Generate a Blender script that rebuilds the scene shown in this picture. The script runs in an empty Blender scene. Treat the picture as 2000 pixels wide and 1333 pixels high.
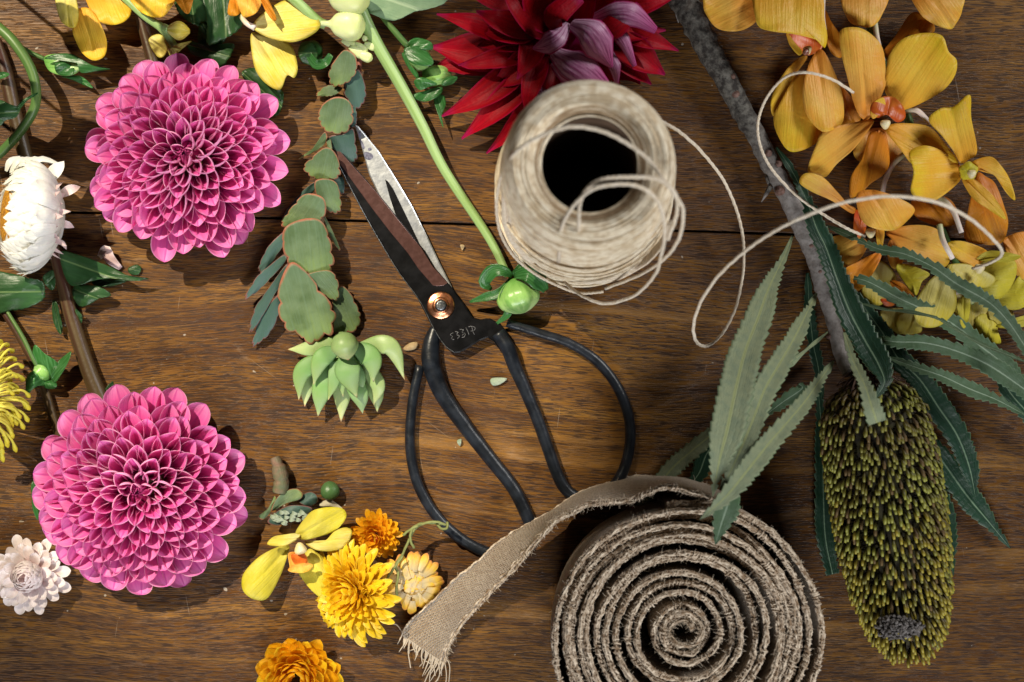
import bpy, math, random
import numpy as np
from math import radians as R, pi, sin, cos, sqrt
random.seed(7); rng = np.random.RandomState(7)
S = 0.00025            # metres per unit: the plan is drawn in quarter millimetres, 2000 x 1333 of them on the table
D = 2800.0             # camera height over the table in the same units
sc = bpy.context.scene
C = sc.collection

# ------------------------------------------------------------------ camera, world, lamps
cd = bpy.data.cameras.new('camera'); cam = bpy.data.objects.new('camera', cd); C.objects.link(cam)
cam.location = (0, 0, D*S); cam.rotation_euler = (0, 0, 0)
cd.sensor_width = 36; cd.lens = 36*D/2000; cd.clip_start = 0.02; cd.clip_end = 50
cd.dof.use_dof = True; cd.dof.focus_distance = (D-45)*S; cd.dof.aperture_fstop = 5.8
sc.camera = cam
w = bpy.data.worlds.new('World'); sc.world = w; w.use_nodes = True
bg = w.node_tree.nodes['Background']; bg.inputs[0].default_value = (0.62, 0.74, 1.0, 1); bg.inputs[1].default_value = 0.012
def lamp(name, kind, loc, target, energy, color, **kw):
    l = bpy.data.lights.new(name, kind); o = bpy.data.objects.new(name, l); C.objects.link(o)
    l.energy = energy; l.color = color
    for k, v in kw.items(): setattr(l, k, v)
    o.location = loc
    d = np.array(target, float)-np.array(loc, float)
    from mathutils import Vector
    o.rotation_euler = Vector(d).to_track_quat('-Z', 'Y').to_euler()
    return o
lamp('window_light', 'AREA', (0.10, -1.05, 0.80), (0.0, -0.05, 0), 17, (0.97, 0.985, 1.0), shape='RECTANGLE', size=0.65, size_y=0.4)
lamp('side_window_light', 'AREA', (1.15, 0.95, 0.80), (0.18, 0.02, 0), 20, (1.0, 0.98, 0.95), shape='RECTANGLE', size=0.45, size_y=0.4)
lamp('sun_beam', 'SPOT', (-1.45, 1.72, 2.75), (-0.150, 0.030, 0), 1000, (1.0, 0.88, 0.66), spot_size=R(6.3), spot_blend=0.5, shadow_soft_size=0.02)
sc.view_settings.view_transform = 'Standard'; sc.view_settings.look = 'None'
sc.view_settings.exposure = -0.22; sc.view_settings.gamma = 1; sc.view_settings.use_curve_mapping = False

# ------------------------------------------------------------------ geometry helpers
def W(px, py, h=0.0):
    k = (D-h)/D
    return np.array([(px-1000)*k, -(py-666.5)*k, h], float)
def crop(ox, oy, s):
    return lambda x, y: (ox+x/s, oy+y/s)
CA = crop(0, 0, 2.836); CB = crop(0, 420, 2.777); CD = crop(450, 0, 3.173); CE = crop(450, 400, 2.962)
CF = crop(450, 850, 2.76); CG = crop(800, 0, 3.173); CH = crop(900, 120, 2.298); CI = crop(1300, 0, 2.777)
CJ = crop(1300, 400, 2.777); CK = crop(1200, 800, 2.5); CL = crop(0, 860, 2.819)
CM = crop(760, 860, 2.222); CS = crop(620, 230, 2.836)
def catmull(P, n, closed=False):
    P = np.array(P, float)
    if len(P) == 2 and not closed:
        t = np.linspace(0, 1, n)[:, None]; return P[0]*(1-t)+P[1]*t
    if closed: Q = np.vstack([P[-1], P, P[0], P[1]]); m = len(P)
    else: Q = np.vstack([2*P[0]-P[1], P, 2*P[-1]-P[-2]]); m = len(P)-1
    out = []
    for x in np.linspace(0, m, n, endpoint=not closed):
        i = min(int(x), m-1); t = x-i
        a, b, c, d = Q[i], Q[i+1], Q[i+2], Q[i+3]
        out.append(0.5*((2*b)+(c-a)*t+(2*a-5*b+4*c-d)*t*t+(3*b-a-3*c+d)*t**3))
    return np.array(out)
def nrm(v):
    v = np.asarray(v, float); l = np.linalg.norm(v, axis=-1, keepdims=True); return v/np.maximum(l, 1e-9)
class G:                                    # collects vertices, faces and per-corner uv (layer UV) and edge factor (layer E)
    def __init__(s): s.v = []; s.f = []; s.uv = []; s.e = []; s.m = []; s.n = 0
    def add(s, V, F, UV=None, E=None, mi=0):
        V = np.asarray(V, float); k = s.n
        s.v.append(V); s.n += len(V)
        if UV is None: UV = np.zeros((len(V), 2))
        if E is None: E = np.zeros((len(V), 2))
        s.uv.append(np.asarray(UV, float)); s.e.append(np.asarray(E, float))
        for f in F: s.f.append([a+k for a in f])
        s.m += [mi]*len(F)
OFF = {}
def obj(name, g, mats, parent=None, smooth=True):
    V = np.vstack(g.v)*S
    off = OFF[parent.name] if parent is not None else V.mean(axis=0)*np.array([1, 1, 0])
    me = bpy.data.meshes.new(name)
    me.from_pydata((V-off).tolist(), [], g.f)
    if not isinstance(mats, (list, tuple)): mats = [mats]
    for m in mats: me.materials.append(m)
    li = np.empty(len(me.loops), np.int32); me.loops.foreach_get('vertex_index', li)
    for nm, arr in (('UV', np.vstack(g.uv)), ('E', np.vstack(g.e))):
        l = me.uv_layers.new(name=nm); l.data.foreach_set('uv', arr[li].astype(np.float32).ravel())
    me.polygons.foreach_set('material_index', np.array(g.m, np.int32))
    if smooth: me.polygons.foreach_set('use_smooth', np.ones(len(me.polygons), bool))
    me.update(); me.validate()
    o = bpy.data.objects.new(name, me); C.objects.link(o); OFF[o.name] = off
    if parent is not None: o.parent = parent
    else: o.location = off
    return o
def tag(o, label, cat, group=None, kind=None):
    o['label'] = label
    if cat: o['category'] = cat
    if group: o['group'] = group
    if kind: o['kind'] = kind
    return o
def thing(name, label, cat, px, py, h=0, group=None):
    o = bpy.data.objects.new(name, None); C.objects.link(o); o.empty_display_size = 0.01
    p = W(px, py, h)*S; o.location = p; OFF[o.name] = p.copy()
    return tag(o, label, cat, group)
def grid_faces(n, m, flip=False, wrap=False):
    F = []
    mm = m if wrap else m-1
    for i in range(n-1):
        for j in range(mm):
            a, b, c, d = i*m+j, i*m+(j+1) % m, (i+1)*m+(j+1) % m, (i+1)*m+j
            F.append([a, d, c, b] if flip else [a, b, c, d])
    return F
def tube(g, P, r, sides=8, n=None, mi=0, cap=True, bump=None):
    P = np.asarray(P, float)
    if n: 
        rr = np.interp(np.linspace(0, 1, n), np.linspace(0, 1, len(P)), r*np.ones(len(P)) if np.isscalar(r) else np.array(r, float))
        P = catmull(P, n)
    else: rr = np.ones(len(P))*r if np.isscalar(r) else np.array(r, float)
    n = len(P); T = nrm(np.gradient(P, axis=0))
    u = np.cross(T[0], [0.13, 0.21, 1.0]); 
    if np.linalg.norm(u) < 1e-3: u = np.cross(T[0], [1, 0, 0])
    u = nrm(u); V = []; a = np.linspace(0, 2*pi, sides, endpoint=False)
    L = np.concatenate([[0], np.cumsum(np.linalg.norm(np.diff(P, axis=0), axis=1))])
    UV = []
    for i in range(n):
        u = nrm(u-T[i]*np.dot(u, T[i])); v = np.cross(T[i], u)
        ra = rr[i]*np.ones(sides)
        if bump is not None: ra = ra*bump(L[i], a)
        V.append(P[i]+np.outer(np.cos(a)*ra, u)+np.outer(np.sin(a)*ra, v))
        UV.append(np.stack([a/(2*pi), np.full(sides, L[i]/max(L[-1], 1e-6))], 1))
    V = np.vstack(V); UV = np.vstack(UV); F = grid_faces(n, sides, wrap=True)
    E = np.zeros((len(V), 2)); E[:, 0] = UV[:, 1]
    if cap: F.append(list(range(sides))[::-1]); F.append([(n-1)*sides+j for j in range(sides)])
    g.add(V, F, UV, E, mi)
def strip(g, spine, width, up=(0, 0, 1), theta=20, n=14, m=7, thick=0.0, roll=0.0, teeth=None, mi=(0, 0), tipd=1.0, crease=0, wave=0):
    """leaf or petal: spine points, half width list or function, cross section an arc of theta degrees"""
    t = 1-(1-np.linspace(0, 1, n))**tipd
    PP = catmull(spine, 80); P = np.stack([np.interp(t, np.linspace(0, 1, 80), PP[:, q]) for q in range(3)], 1) if tipd != 1 else catmull(spine, n)
    T = nrm(np.gradient(P, axis=0))
    if callable(width): ww = np.array([width(x) for x in t])
    else: ww = np.interp(t, np.linspace(0, 1, len(width)), width)
    th = np.interp(t, np.linspace(0, 1, len(theta)), theta) if not np.isscalar(theta) else np.full(n, float(theta))
    ro = np.interp(t, np.linspace(0, 1, len(roll)), roll) if not np.isscalar(roll) else np.full(n, float(roll))
    L = np.concatenate([[0], np.cumsum(np.linalg.norm(np.diff(P, axis=0), axis=1))])
    if teeth: 
        ph_ = rng.rand()*6; LL = L+5*np.sin(L*0.031+ph_)+3*np.sin(L*0.083+ph_); ww = np.where(ww > teeth[1]*1.6, ww-teeth[1]*(0.75+0.5*np.sin(L*0.023+ph_)**2)*((LL/teeth[0]) % 1.0), ww)
    up = nrm(np.array(up, float)); u = np.linspace(-1, 1, m)
    V = []; N_ = []
    for i in range(n):
        s = nrm(np.cross(T[i], up)); nn = np.cross(s, T[i])
        c, q = cos(R(ro[i])), sin(R(ro[i])); s, nn = s*c+nn*q, nn*c-s*q
        a = max(R(th[i])/2, 1e-3)*(1 if th[i] >= 0 else -1); 
        if th[i] < 0: a = R(th[i])/2
        rc = ww[i]/a
        side = rc*np.sin(u*a); dn = rc*(1-np.cos(u*a))
        if crease: dn = dn+crease*ww[i]*np.abs(u)
        if wave: dn = dn+wave*np.abs(u)*np.sin(L[i]*0.09+u*1.3)*min(1, i/3)
        V.append(P[i]+np.outer(side, s)+np.outer(dn, nn)); N_.append(np.tile(nn, (m, 1))-np.outer(np.sin(u*a)*0.9, s))
    V = np.vstack(V); UV = np.stack([np.tile((u+1)/2, n), np.repeat(t, m)], 1)
    E = np.stack([np.tile(np.abs(u), n), np.repeat(L/100, m)], 1)
    if thick <= 0:
        g.add(V, grid_faces(n, m), UV, E, mi[0]); return
    N_ = nrm(np.vstack(N_)); prof = np.repeat(np.sqrt(np.clip(1-(2*t-1)**6, 0.05, 1)), m)*np.tile(np.sqrt(np.clip(1-u**4, 0.0, 1)), n)
    B = V-N_*(thick*(0.15+0.85*prof))[:, None]
    g.add(V, grid_faces(n, m), UV, E, mi[0])
    g.add(B, grid_faces(n, m, True), UV, E, mi[1])
    top = [i*m for i in range(n)]+[(n-1)*m+j for j in range(1, m)]+[i*m+m-1 for i in range(n-2, -1, -1)]+[j for j in range(m-2, 0, -1)]
    k = g.n-2*n*m
    for a, b in zip(top, top[1:]+top[:1]): g.f.append([k+a, k+b, k+b+n*m, k+a+n*m]); g.m.append(mi[0])
def patch(g, outline, cv, h=30, dome=8, tilt=0, tiltdir=(0, -1), thick=1.2, base=None, crease=0, ruffle=0, scallop=None, nr=8, nb=60, mi=(0, 0), curl=0, fold=0):
    """petal or leaf whose outline was measured: a domed two-sided sheet with its own height and thickness"""
    O = catmull([cv(*p) for p in outline], nb, closed=True)
    c = O.mean(axis=0)
    b = np.array(cv(*base)) if base is not None else O[0]
    ax = nrm(c-b); L = (np.dot(O-b, ax)).max(); pr = np.array([-ax[1], ax[0]]); hw = np.abs((O-c)@pr).max()
    if scallop:
        nn, amp = scallop; d = O-c; ang = np.arange(nb)/nb
        v = ((O-b)@ax)/L
        f = np.where(v > 0.35, 1-amp*(1-np.abs(np.sin(ang*pi*nn)))**1.5, 1.0)
        O = c+d*f[:, None]
    rs = np.sqrt(np.linspace(0, 1, nr)); rs = np.linspace(0, 1, nr)**0.8
    V = []; UV = []; E = []; ph = rng.rand()*6
    size = np.abs(O-c).max(); bend_ = min(abs(dome), 14)*0.42*(0.6+rng.rand())
    for k, r in enumerate(rs):
        Q = c+(O-c)*r
        v = ((Q-b)@ax)/L; uu = ((Q-c)@pr)/hw
        z = h+dome*(0.62*(1-np.clip(uu, -1.2, 1.2)**2)+0.38*(1-(2*v-1)**2))+bend_*np.sin(uu*2.1+v*4.0+ph)+tilt*((Q-c)@nrm(np.array(tiltdir, float)))/size
        z = z-crease*np.exp(-(uu/0.10)**2)*np.clip(1.1-v, 0, 1)
        z = z+ruffle*r**3*np.sin(np.arange(nb)/nb*2*pi*5+ph)+curl*np.clip(v-0.6, 0, 1)**2*6+fold*np.abs(uu)
        if k == 0: z = np.full(nb, z.mean())
        V.append(np.stack([Q[:, 0], Q[:, 1], z], 1)); UV.append(np.stack([uu*0.5+0.5, v], 1)); E.append(np.stack([np.full(nb, r), np.full(nb, L/100)], 1))
    V = np.vstack(V); UV = np.vstack(UV); E = np.vstack(E)
    z = np.maximum(V[:, 2], 3.0)
    def conv(zz):
        k = (D-zz)/D; return np.stack([(V[:, 0]-1000)*k, -(V[:, 1]-666.5)*k, zz], 1)
    A = conv(z); rr = np.repeat(rs, nb); B = conv(np.maximum(z-thick*np.sqrt(np.clip(1-rr**4, 0.02, 1)), 1.0))
    F = grid_faces(nr, nb, wrap=True)
    n1 = np.cross(A[F[nb*3][1]]-A[F[nb*3][0]], A[F[nb*3][2]]-A[F[nb*3][0]])[2]
    if n1 < 0: F = [f[::-1] for f in F]
    g.add(A, F, UV, E, mi[0]); g.add(B, [f[::-1] for f in F], UV, E, mi[1])
    k = g.n-2*nr*nb; o = (nr-1)*nb
    for j in range(nb):
        q = [k+o+j, k+o+(j+1) % nb, k+nr*nb+o+(j+1) % nb, k+nr*nb+o+j]
        g.f.append(q if n1 > 0 else q[::-1]); g.m.append(mi[0])
def lathe(g, base, tip, prof, sides=20, ribs=0, ramp=0.0, mi=0, noise=0.0):
    """solid of revolution between two points; prof = [(t, r), ...]"""
    base = np.array(base, float); tip = np.array(tip, float); ax = nrm(tip-base); L = np.linalg.norm(tip-base)
    u = np.cross(ax, [0.1, 0.2, 1]); u = nrm(u) if np.linalg.norm(u) > 0.05 else np.array([1., 0, 0]); v = np.cross(ax, u)
    pp = catmull(prof, max(14, len(prof)*4)); a = np.linspace(0, 2*pi, sides, endpoint=False); V = []; UV = []
    for t, r in pp:
        ra = max(r, 0.05)*(1+ramp*np.cos(a*ribs)+noise*(rng.rand(sides)-.5))
        V.append(base+ax*L*t+np.outer(np.cos(a)*ra, u)+np.outer(np.sin(a)*ra, v)); UV.append(np.stack([a/(2*pi), np.full(sides, t)], 1))
    V = np.vstack(V); UV = np.vstack(UV); n = len(pp); F = grid_faces(n, sides, wrap=True)
    F.append(list(range(sides))[::-1]); F.append([(n-1)*sides+j for j in range(sides)])
    E = np.stack([np.abs(np.sin(UV[:, 0]*pi*max(ribs, 1))), UV[:, 1]], 1)
    g.add(V, F, UV, E, mi)
def axes(axis):
    z = nrm(np.array(axis, float)); x = nrm(np.cross([0.02, 1, 0.01], z)); return x, np.cross(z, x), z

# ------------------------------------------------------------------ materials
def new_mat(name):
    m = bpy.data.materials.new(name); m.use_nodes = True; nt = m.node_tree; nt.nodes.clear(); return m, nt
def N(nt, t, **kw):
    n = nt.nodes.new(t)
    for k, v in kw.items():
        if k.startswith('i_'): n.inputs[int(k[2:])].default_value = v
        else: setattr(n, k, v)
    return n
def rgba(c): return (c[0], c[1], c[2], 1)
def mixc(nt, fac, a, b, bt='MIX'):
    n = nt.nodes.new('ShaderNodeMix'); n.data_type = 'RGBA'; n.blend_type = bt; n.clamp_factor = True
    for s, x in ((0, fac), (6, a), (7, b)):
        if hasattr(x, 'is_linked') or hasattr(x, 'links'): nt.links.new(x, n.inputs[s])
        elif isinstance(x, (int, float)): n.inputs[s].default_value = x
        else: n.inputs[s].default_value = rgba(x)
    return n.outputs[2]
def mth(nt, op, a, b=0.0, c=None):
    n = nt.nodes.new('ShaderNodeMath'); n.operation = op
    for i, x in enumerate((a, b) if c is None else (a, b, c)):
        if hasattr(x, 'links'): nt.links.new(x, n.inputs[i])
        else: n.inputs[i].default_value = x
    return n.outputs[0]
def ramp(nt, x, stops):
    n = nt.nodes.new('ShaderNodeValToRGB'); nt.links.new(x, n.inputs[0]); cr = n.color_ramp
    while len(cr.elements) > 1: cr.elements.remove(cr.elements[0])
    cr.elements[0].position = stops[0][0]; cr.elements[0].color = rgba(stops[0][1]) if not isinstance(stops[0][1], (int, float)) else (stops[0][1],)*3+(1,)
    for p, c in stops[1:]:
        e = cr.elements.new(p); e.color = rgba(c) if not isinstance(c, (int, float)) else (c, c, c, 1)
    return n.outputs[0]
def uvs(nt):
    a = nt.nodes.new('ShaderNodeUVMap'); a.uv_map = 'UV'; b = nt.nodes.new('ShaderNodeUVMap'); b.uv_map = 'E'
    s = nt.nodes.new('ShaderNodeSeparateXYZ'); nt.links.new(a.outputs[0], s.inputs[0])
    t = nt.nodes.new('ShaderNodeSeparateXYZ'); nt.links.new(b.outputs[0], t.inputs[0])
    return a.outputs[0], s.outputs[0], s.outputs[1], t.outputs[0], t.outputs[1]
def organic(name, stops, edge=None, edge_at=0.9, back=None, rough=0.5, transl=0.25, vein=None, vein_n=26, vein_s=0.25, rib=None, rib_w=0.05,
            blotch=None, blotch_s=60, blotch_f=0.5, bump=0.15, spec=0.35, sss=0.0, var=0.12, bumpscale=500, sheen=0.0, coat=0.0, side=None):
    """petal, leaf or succulent skin. stops: colour along the length (base to tip)"""
    m, nt = new_mat(name); uvv, u, v, e, l = uvs(nt)
    tc = N(nt, 'ShaderNodeTexCoord')
    col = ramp(nt, v, stops)
    if blotch is not None:
        nz = N(nt, 'ShaderNodeTexNoise'); nz.inputs['Scale'].default_value = blotch_s; nz.inputs['Detail'].default_value = 5; nt.links.new(tc.outputs['Object'], nz.inputs['Vector'])
        col = mixc(nt, mth(nt, 'MULTIPLY', ramp(nt, nz.outputs[0], [(0.42, 0.0), (0.66, 1.0)]), blotch_f), col, blotch)
    mp = N(nt, 'ShaderNodeMapping'); mp.inputs['Scale'].default_value = (vein_n, 1.6, 1); nt.links.new(uvv, mp.inputs[0])
    vn = N(nt, 'ShaderNodeTexNoise'); vn.inputs['Scale'].default_value = 1.0; vn.inputs['Detail'].default_value = 3; nt.links.new(mp.outputs[0], vn.inputs['Vector'])
    vf = ramp(nt, vn.outputs[0], [(0.45, 0.0), (0.62, 1.0)])
    if vein is not None: col = mixc(nt, mth(nt, 'MULTIPLY', vf, vein_s), col, vein)
    if edge is not None:
        nz2 = N(nt, 'ShaderNodeTexNoise'); nz2.inputs['Scale'].default_value = 140; nt.links.new(tc.outputs['Object'], nz2.inputs['Vector'])
        ee = mth(nt, 'ADD', e, mth(nt, 'MULTIPLY', mth(nt, 'SUBTRACT', nz2.outputs[0], 0.5), 0.12))
        col = mixc(nt, ramp(nt, ee, [(edge_at-0.07, 0.0), (edge_at+0.04, 1.0)]), col, edge)
    if rib is not None:
        d = mth(nt, 'ABSOLUTE', mth(nt, 'SUBTRACT', u, 0.5))
        col = mixc(nt, ramp(nt, d, [(rib_w*0.45, 1.0), (rib_w, 0.0)]), col, rib)
    if back is not None:
        ge = N(nt, 'ShaderNodeNewGeometry'); col = mixc(nt, ge.outputs['Backfacing'], col, back)
    oi = N(nt, 'ShaderNodeObjectInfo')
    hs = N(nt, 'ShaderNodeHueSaturation'); nt.links.new(col, hs.inputs['Color'])
    nt.links.new(mth(nt, 'ADD', mth(nt, 'MULTIPLY', oi.outputs['Random'], 2*var), 1-var), hs.inputs['Value'])
    col = hs.outputs[0]
    bs = N(nt, 'ShaderNodeBsdfPrincipled'); nt.links.new(col, bs.inputs['Base Color'])
    bs.inputs['Roughness'].default_value = rough; bs.inputs['Specular IOR Level'].default_value = spec
    bs.inputs['Sheen Weight'].default_value = sheen; bs.inputs['Coat Weight'].default_value = coat; bs.inputs['Coat Roughness'].default_value = 0.25
    if sss: bs.inputs['Subsurface Weight'].default_value = sss; bs.inputs['Subsurface Radius'].default_value = (0.004, 0.005, 0.002); bs.inputs['Subsurface Scale'].default_value = 0.6
    bz = N(nt, 'ShaderNodeTexNoise'); bz.inputs['Scale'].default_value = bumpscale; bz.inputs['Detail'].default_value = 3; nt.links.new(tc.outputs['Object'], bz.inputs['Vector'])
    hsum = mth(nt, 'ADD', mth(nt, 'MULTIPLY', bz.outputs[0], 0.5), mth(nt, 'MULTIPLY', vn.outputs[0], 0.9))
    bp = N(nt, 'ShaderNodeBump'); bp.inputs['Strength'].default_value = bump; bp.inputs['Distance'].default_value = 0.001; nt.links.new(hsum, bp.inputs['Height']); nt.links.new(bp.outputs[0], bs.inputs['Normal'])
    out = N(nt, 'ShaderNodeOutputMaterial')
    if transl:
        tr = N(nt, 'ShaderNodeBsdfTranslucent'); nt.links.new(col, tr.inputs[0]); nt.links.new(bp.outputs[0], tr.inputs[1])
        mx = N(nt, 'ShaderNodeMixShader'); mx.inputs[0].default_value = transl; nt.links.new(bs.outputs[0], mx.inputs[1]); nt.links.new(tr.outputs[0], mx.inputs[2]); nt.links.new(mx.outputs[0], out.inputs[0])
    else: nt.links.new(bs.outputs[0], out.inputs[0])
    return m
def solid(name, c1, c2=None, scale=200, rough=0.5, metal=0.0, spec=0.5, bump=0.2, stretch=(1, 1, 1), thr=(0.4, 0.6), dist=0.001, sheen=0, detail=6):
    m, nt = new_mat(name); tc = N(nt, 'ShaderNodeTexCoord'); mp = N(nt, 'ShaderNodeMapping'); mp.inputs['Scale'].default_value = stretch; nt.links.new(tc.outputs['Object'], mp.inputs[0])
    nz = N(nt, 'ShaderNodeTexNoise'); nz.inputs['Scale'].default_value = scale; nz.inputs['Detail'].default_value = detail; nt.links.new(mp.outputs[0], nz.inputs['Vector'])
    bs = N(nt, 'ShaderNodeBsdfPrincipled'); col = mixc(nt, ramp(nt, nz.outputs[0], [(thr[0], 0.0), (thr[1], 1.0)]), c1, c2 or c1)
    nt.links.new(col, bs.inputs['Base Color']); bs.inputs['Roughness'].default_value = rough; bs.inputs['Metallic'].default_value = metal
    bs.inputs['Specular IOR Level'].default_value = spec; bs.inputs['Sheen Weight'].default_value = sheen
    bp = N(nt, 'ShaderNodeBump'); bp.inputs['Strength'].default_value = bump; bp.inputs['Distance'].default_value = dist; nt.links.new(nz.outputs[0], bp.inputs['Height']); nt.links.new(bp.outputs[0], bs.inputs['Normal'])
    out = N(nt, 'ShaderNodeOutputMaterial'); nt.links.new(bs.outputs[0], out.inputs[0]); return m

def wood(name, shift):
    m, nt = new_mat(name); tc = N(nt, 'ShaderNodeTexCoord')
    def nz(scale, sc_, detail=4, dist=0.0, rough=0.55, vec=None):
        mp = N(nt, 'ShaderNodeMapping'); mp.inputs['Scale'].default_value = sc_; mp.inputs['Location'].default_value = (shift, shift*1.7, shift)
        nt.links.new(vec if vec is not None else tc.outputs['Object'], mp.inputs[0])
        n = N(nt, 'ShaderNodeTexNoise'); n.inputs['Scale'].default_value = scale; n.inputs['Detail'].default_value = detail; n.inputs['Distortion'].default_value = dist; n.inputs['Roughness'].default_value = rough
        nt.links.new(mp.outputs[0], n.inputs['Vector']); return n.outputs[0]
    # warp: grain lines wander
    w1 = nz(1, (5, 9, 1), 2)
    cx = N(nt, 'ShaderNodeSeparateXYZ'); nt.links.new(tc.outputs['Object'], cx.inputs[0])
    yy = mth(nt, 'ADD', cx.outputs[1], mth(nt, 'MULTIPLY', mth(nt, 'SUBTRACT', w1, 0.5), 0.032))
    cb = N(nt, 'ShaderNodeCombineXYZ'); nt.links.new(cx.outputs[0], cb.inputs[0]); nt.links.new(yy, cb.inputs[1])
    wv = cb.outputs[0]
    big = nz(1, (5.5, 19, 1), 6, 0.7, 0.62)
    mid = nz(1, (10, 110, 1), 9, 0.4, 0.70, vec=wv)
    fine = nz(1, (70, 1300, 1), 4, vec=wv)
    pores = nz(1, (125, 2000, 1), 1.5, 0.1, 0.5, vec=wv)
    pores2 = nz(1, (70, 1350, 1), 2, 0.2, 0.6, vec=wv); dens = nz(1, (9, 45, 1), 4, 0.3)
    col = ramp(nt, mid, [(0.28, (0.026, 0.009, 0.0025)), (0.42, (0.078, 0.030, 0.006)), (0.57, (0.175, 0.078, 0.013)), (0.75, (0.34, 0.172, 0.031))])
    col = mixc(nt, mth(nt, 'MULTIPLY', ramp(nt, big, [(0.42, 1.0), (0.58, 0.0)]), 0.78), col, (0.060, 0.022, 0.008))
    col = mixc(nt, mth(nt, 'MULTIPLY', ramp(nt, fine, [(0.4, 0.0), (0.7, 1.0)]), 0.35), col, (0.36, 0.17, 0.042))
    p1 = ramp(nt, pores, [(0.42, 1.0), (0.48, 0.0)]); p2 = ramp(nt, mth(nt, 'ADD', pores2, mth(nt, 'MULTIPLY', mth(nt, 'SUBTRACT', dens, 0.5), 0.35)), [(0.39, 1.0), (0.44, 0.0)])
    pm = mth(nt, 'MAXIMUM', mth(nt, 'MULTIPLY', p1, 0.85), mth(nt, 'MULTIPLY', p2, 0.75))
    col = mixc(nt, pm, col, (0.022, 0.010, 0.006))
    lg = nz(1, (3.5, 60, 1), 7, 0.8, 0.66, vec=wv)
    col = mixc(nt, mth(nt, 'MULTIPLY', ramp(nt, lg, [(0.33, 1.0), (0.46, 0.0)]), 0.7), col, (0.045, 0.017, 0.007))
    col = mixc(nt, mth(nt, 'MULTIPLY', ramp(nt, lg, [(0.58, 0.0), (0.68, 1.0)]), 0.35), col, (0.44, 0.22, 0.055))
    # dark ink-like stains, reddish knots
    st = nz(13, (1, 1.6, 1), 6, 0.6, 0.65)
    stm = ramp(nt, st, [(0.63, 0.0), (0.70, 1.0)]); col = mixc(nt, mth(nt, 'MULTIPLY', stm, 0.7), col, (0.03, 0.014, 0.012))
    # pale scuffs and scratches
    def scratch(rot, sx, sy, lo, amt, c=(0.50, 0.42, 0.34)):
        nonlocal col
        mp = N(nt, 'ShaderNodeMapping'); mp.inputs['Rotation'].default_value = (0, 0, R(rot)); mp.inputs['Location'].default_value = (rot*0.07+shift, shift, 0); nt.links.new(tc.outputs['Object'], mp.inputs[0])
        mp2 = N(nt, 'ShaderNodeMapping'); mp2.inputs['Scale'].default_value = (sx, sy, 1); nt.links.new(mp.outputs[0], mp2.inputs[0])
        n = N(nt, 'ShaderNodeTexNoise'); n.inputs['Scale'].default_value = 1; n.inputs['Detail'].default_value = 1; nt.links.new(mp2.outputs[0], n.inputs['Vector'])
        f = ramp(nt, n.outputs[0], [(lo, 0.0), (lo+0.025, 1.0)])
        col = mixc(nt, mth(nt, 'MULTIPLY', f, amt), col, c); return f
    scr = scratch(78, 22, 1100, 0.79, 0.4); scr2 = scratch(35, 14, 1500, 0.80, 0.4); scratch(96, 30, 1500, 0.79, 0.4)
    sp = nz(260, (1, 1, 1), 1); spf = ramp(nt, sp, [(0.775, 0.0), (0.79, 1.0)]); col = mixc(nt, mth(nt, 'MULTIPLY', spf, 0.5), col, (0.55, 0.5, 0.42))
    scf = nz(1, (26, 60, 1), 6, 0.5, 0.75); scm = ramp(nt, scf, [(0.60, 0.0), (0.75, 1.0)]); col = mixc(nt, mth(nt, 'MULTIPLY', mth(nt, 'MULTIPLY', scm, mth(nt, 'SUBTRACT', 1.0, pm)), 0.26), col, (0.45, 0.36, 0.28))
    bs = N(nt, 'ShaderNodeBsdfPrincipled'); nt.links.new(col, bs.inputs['Base Color'])
    rg = mth(nt, 'ADD', mth(nt, 'MULTIPLY', big, 0.34), 0.17); rg = mth(nt, 'ADD', rg, mth(nt, 'MULTIPLY', pm, 0.3)); nt.links.new(rg, bs.inputs['Roughness'])
    bs.inputs['Specular IOR Level'].default_value = 0.27
    hgt = mth(nt, 'SUBTRACT', mth(nt, 'MULTIPLY', fine, 0.35), pm)
    bp = N(nt, 'ShaderNodeBump'); bp.inputs['Strength'].default_value = 0.4; bp.inputs['Distance'].default_value = 0.0004; nt.links.new(hgt, bp.inputs['Height']); nt.links.new(bp.outputs[0], bs.inputs['Normal'])
    out = N(nt, 'ShaderNodeOutputMaterial'); nt.links.new(bs.outputs[0], out.inputs[0]); return m

# ------------------------------------------------------------------ the table
def box(g, x0, x1, y0, y1, z0, z1, bev=0.8):
    P = [(x0, z0), (x0, z1-bev), (x0+bev, z1), (x1-bev, z1), (x1, z1-bev), (x1, z0)]
    V = []; 
    for y in (y0, y1): V += [(p[0], y, p[1]) for p in P]
    n = 6; F = [[i, (i+1) % n, n+(i+1) % n, n+i][::-1] for i in range(n)]+[list(range(n)), list(range(n, 2*n))[::-1]]
    g.add(V, F)
tbl = bpy.data.objects.new('table_top', None); C.objects.link(tbl); OFF['table_top'] = np.zeros(3); tag(tbl, 'worn dark brown wooden tabletop of two planks with a gap between', None, kind='structure')
ang = -R(1.75)
def plank(y0, y1, m):
    g = G(); P = [(y0, -120), (y0, -1.2), (y0+1.5, 0), (y1-1.5, 0), (y1, -1.2), (y1, -120)]; V = []
    for x in (-2600, 2600): V += [(x, p[0], p[1]) for p in P]
    n = 6; F = [[i, (i+1) % n, n+(i+1) % n, n+i] for i in range(n)]+[list(range(n))[::-1], list(range(n, 2*n))]
    g.add(V, F); o = obj('plank', g, m, tbl, smooth=False); o.rotation_euler = (0, 0, ang); return o
yg = (666.5-443)    # gap height at picture centre
plank(yg+4.2, 2600, wood('wood_upper', 0.0)); plank(-2600, yg-0.6, wood('wood_lower', 3.1))
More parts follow.
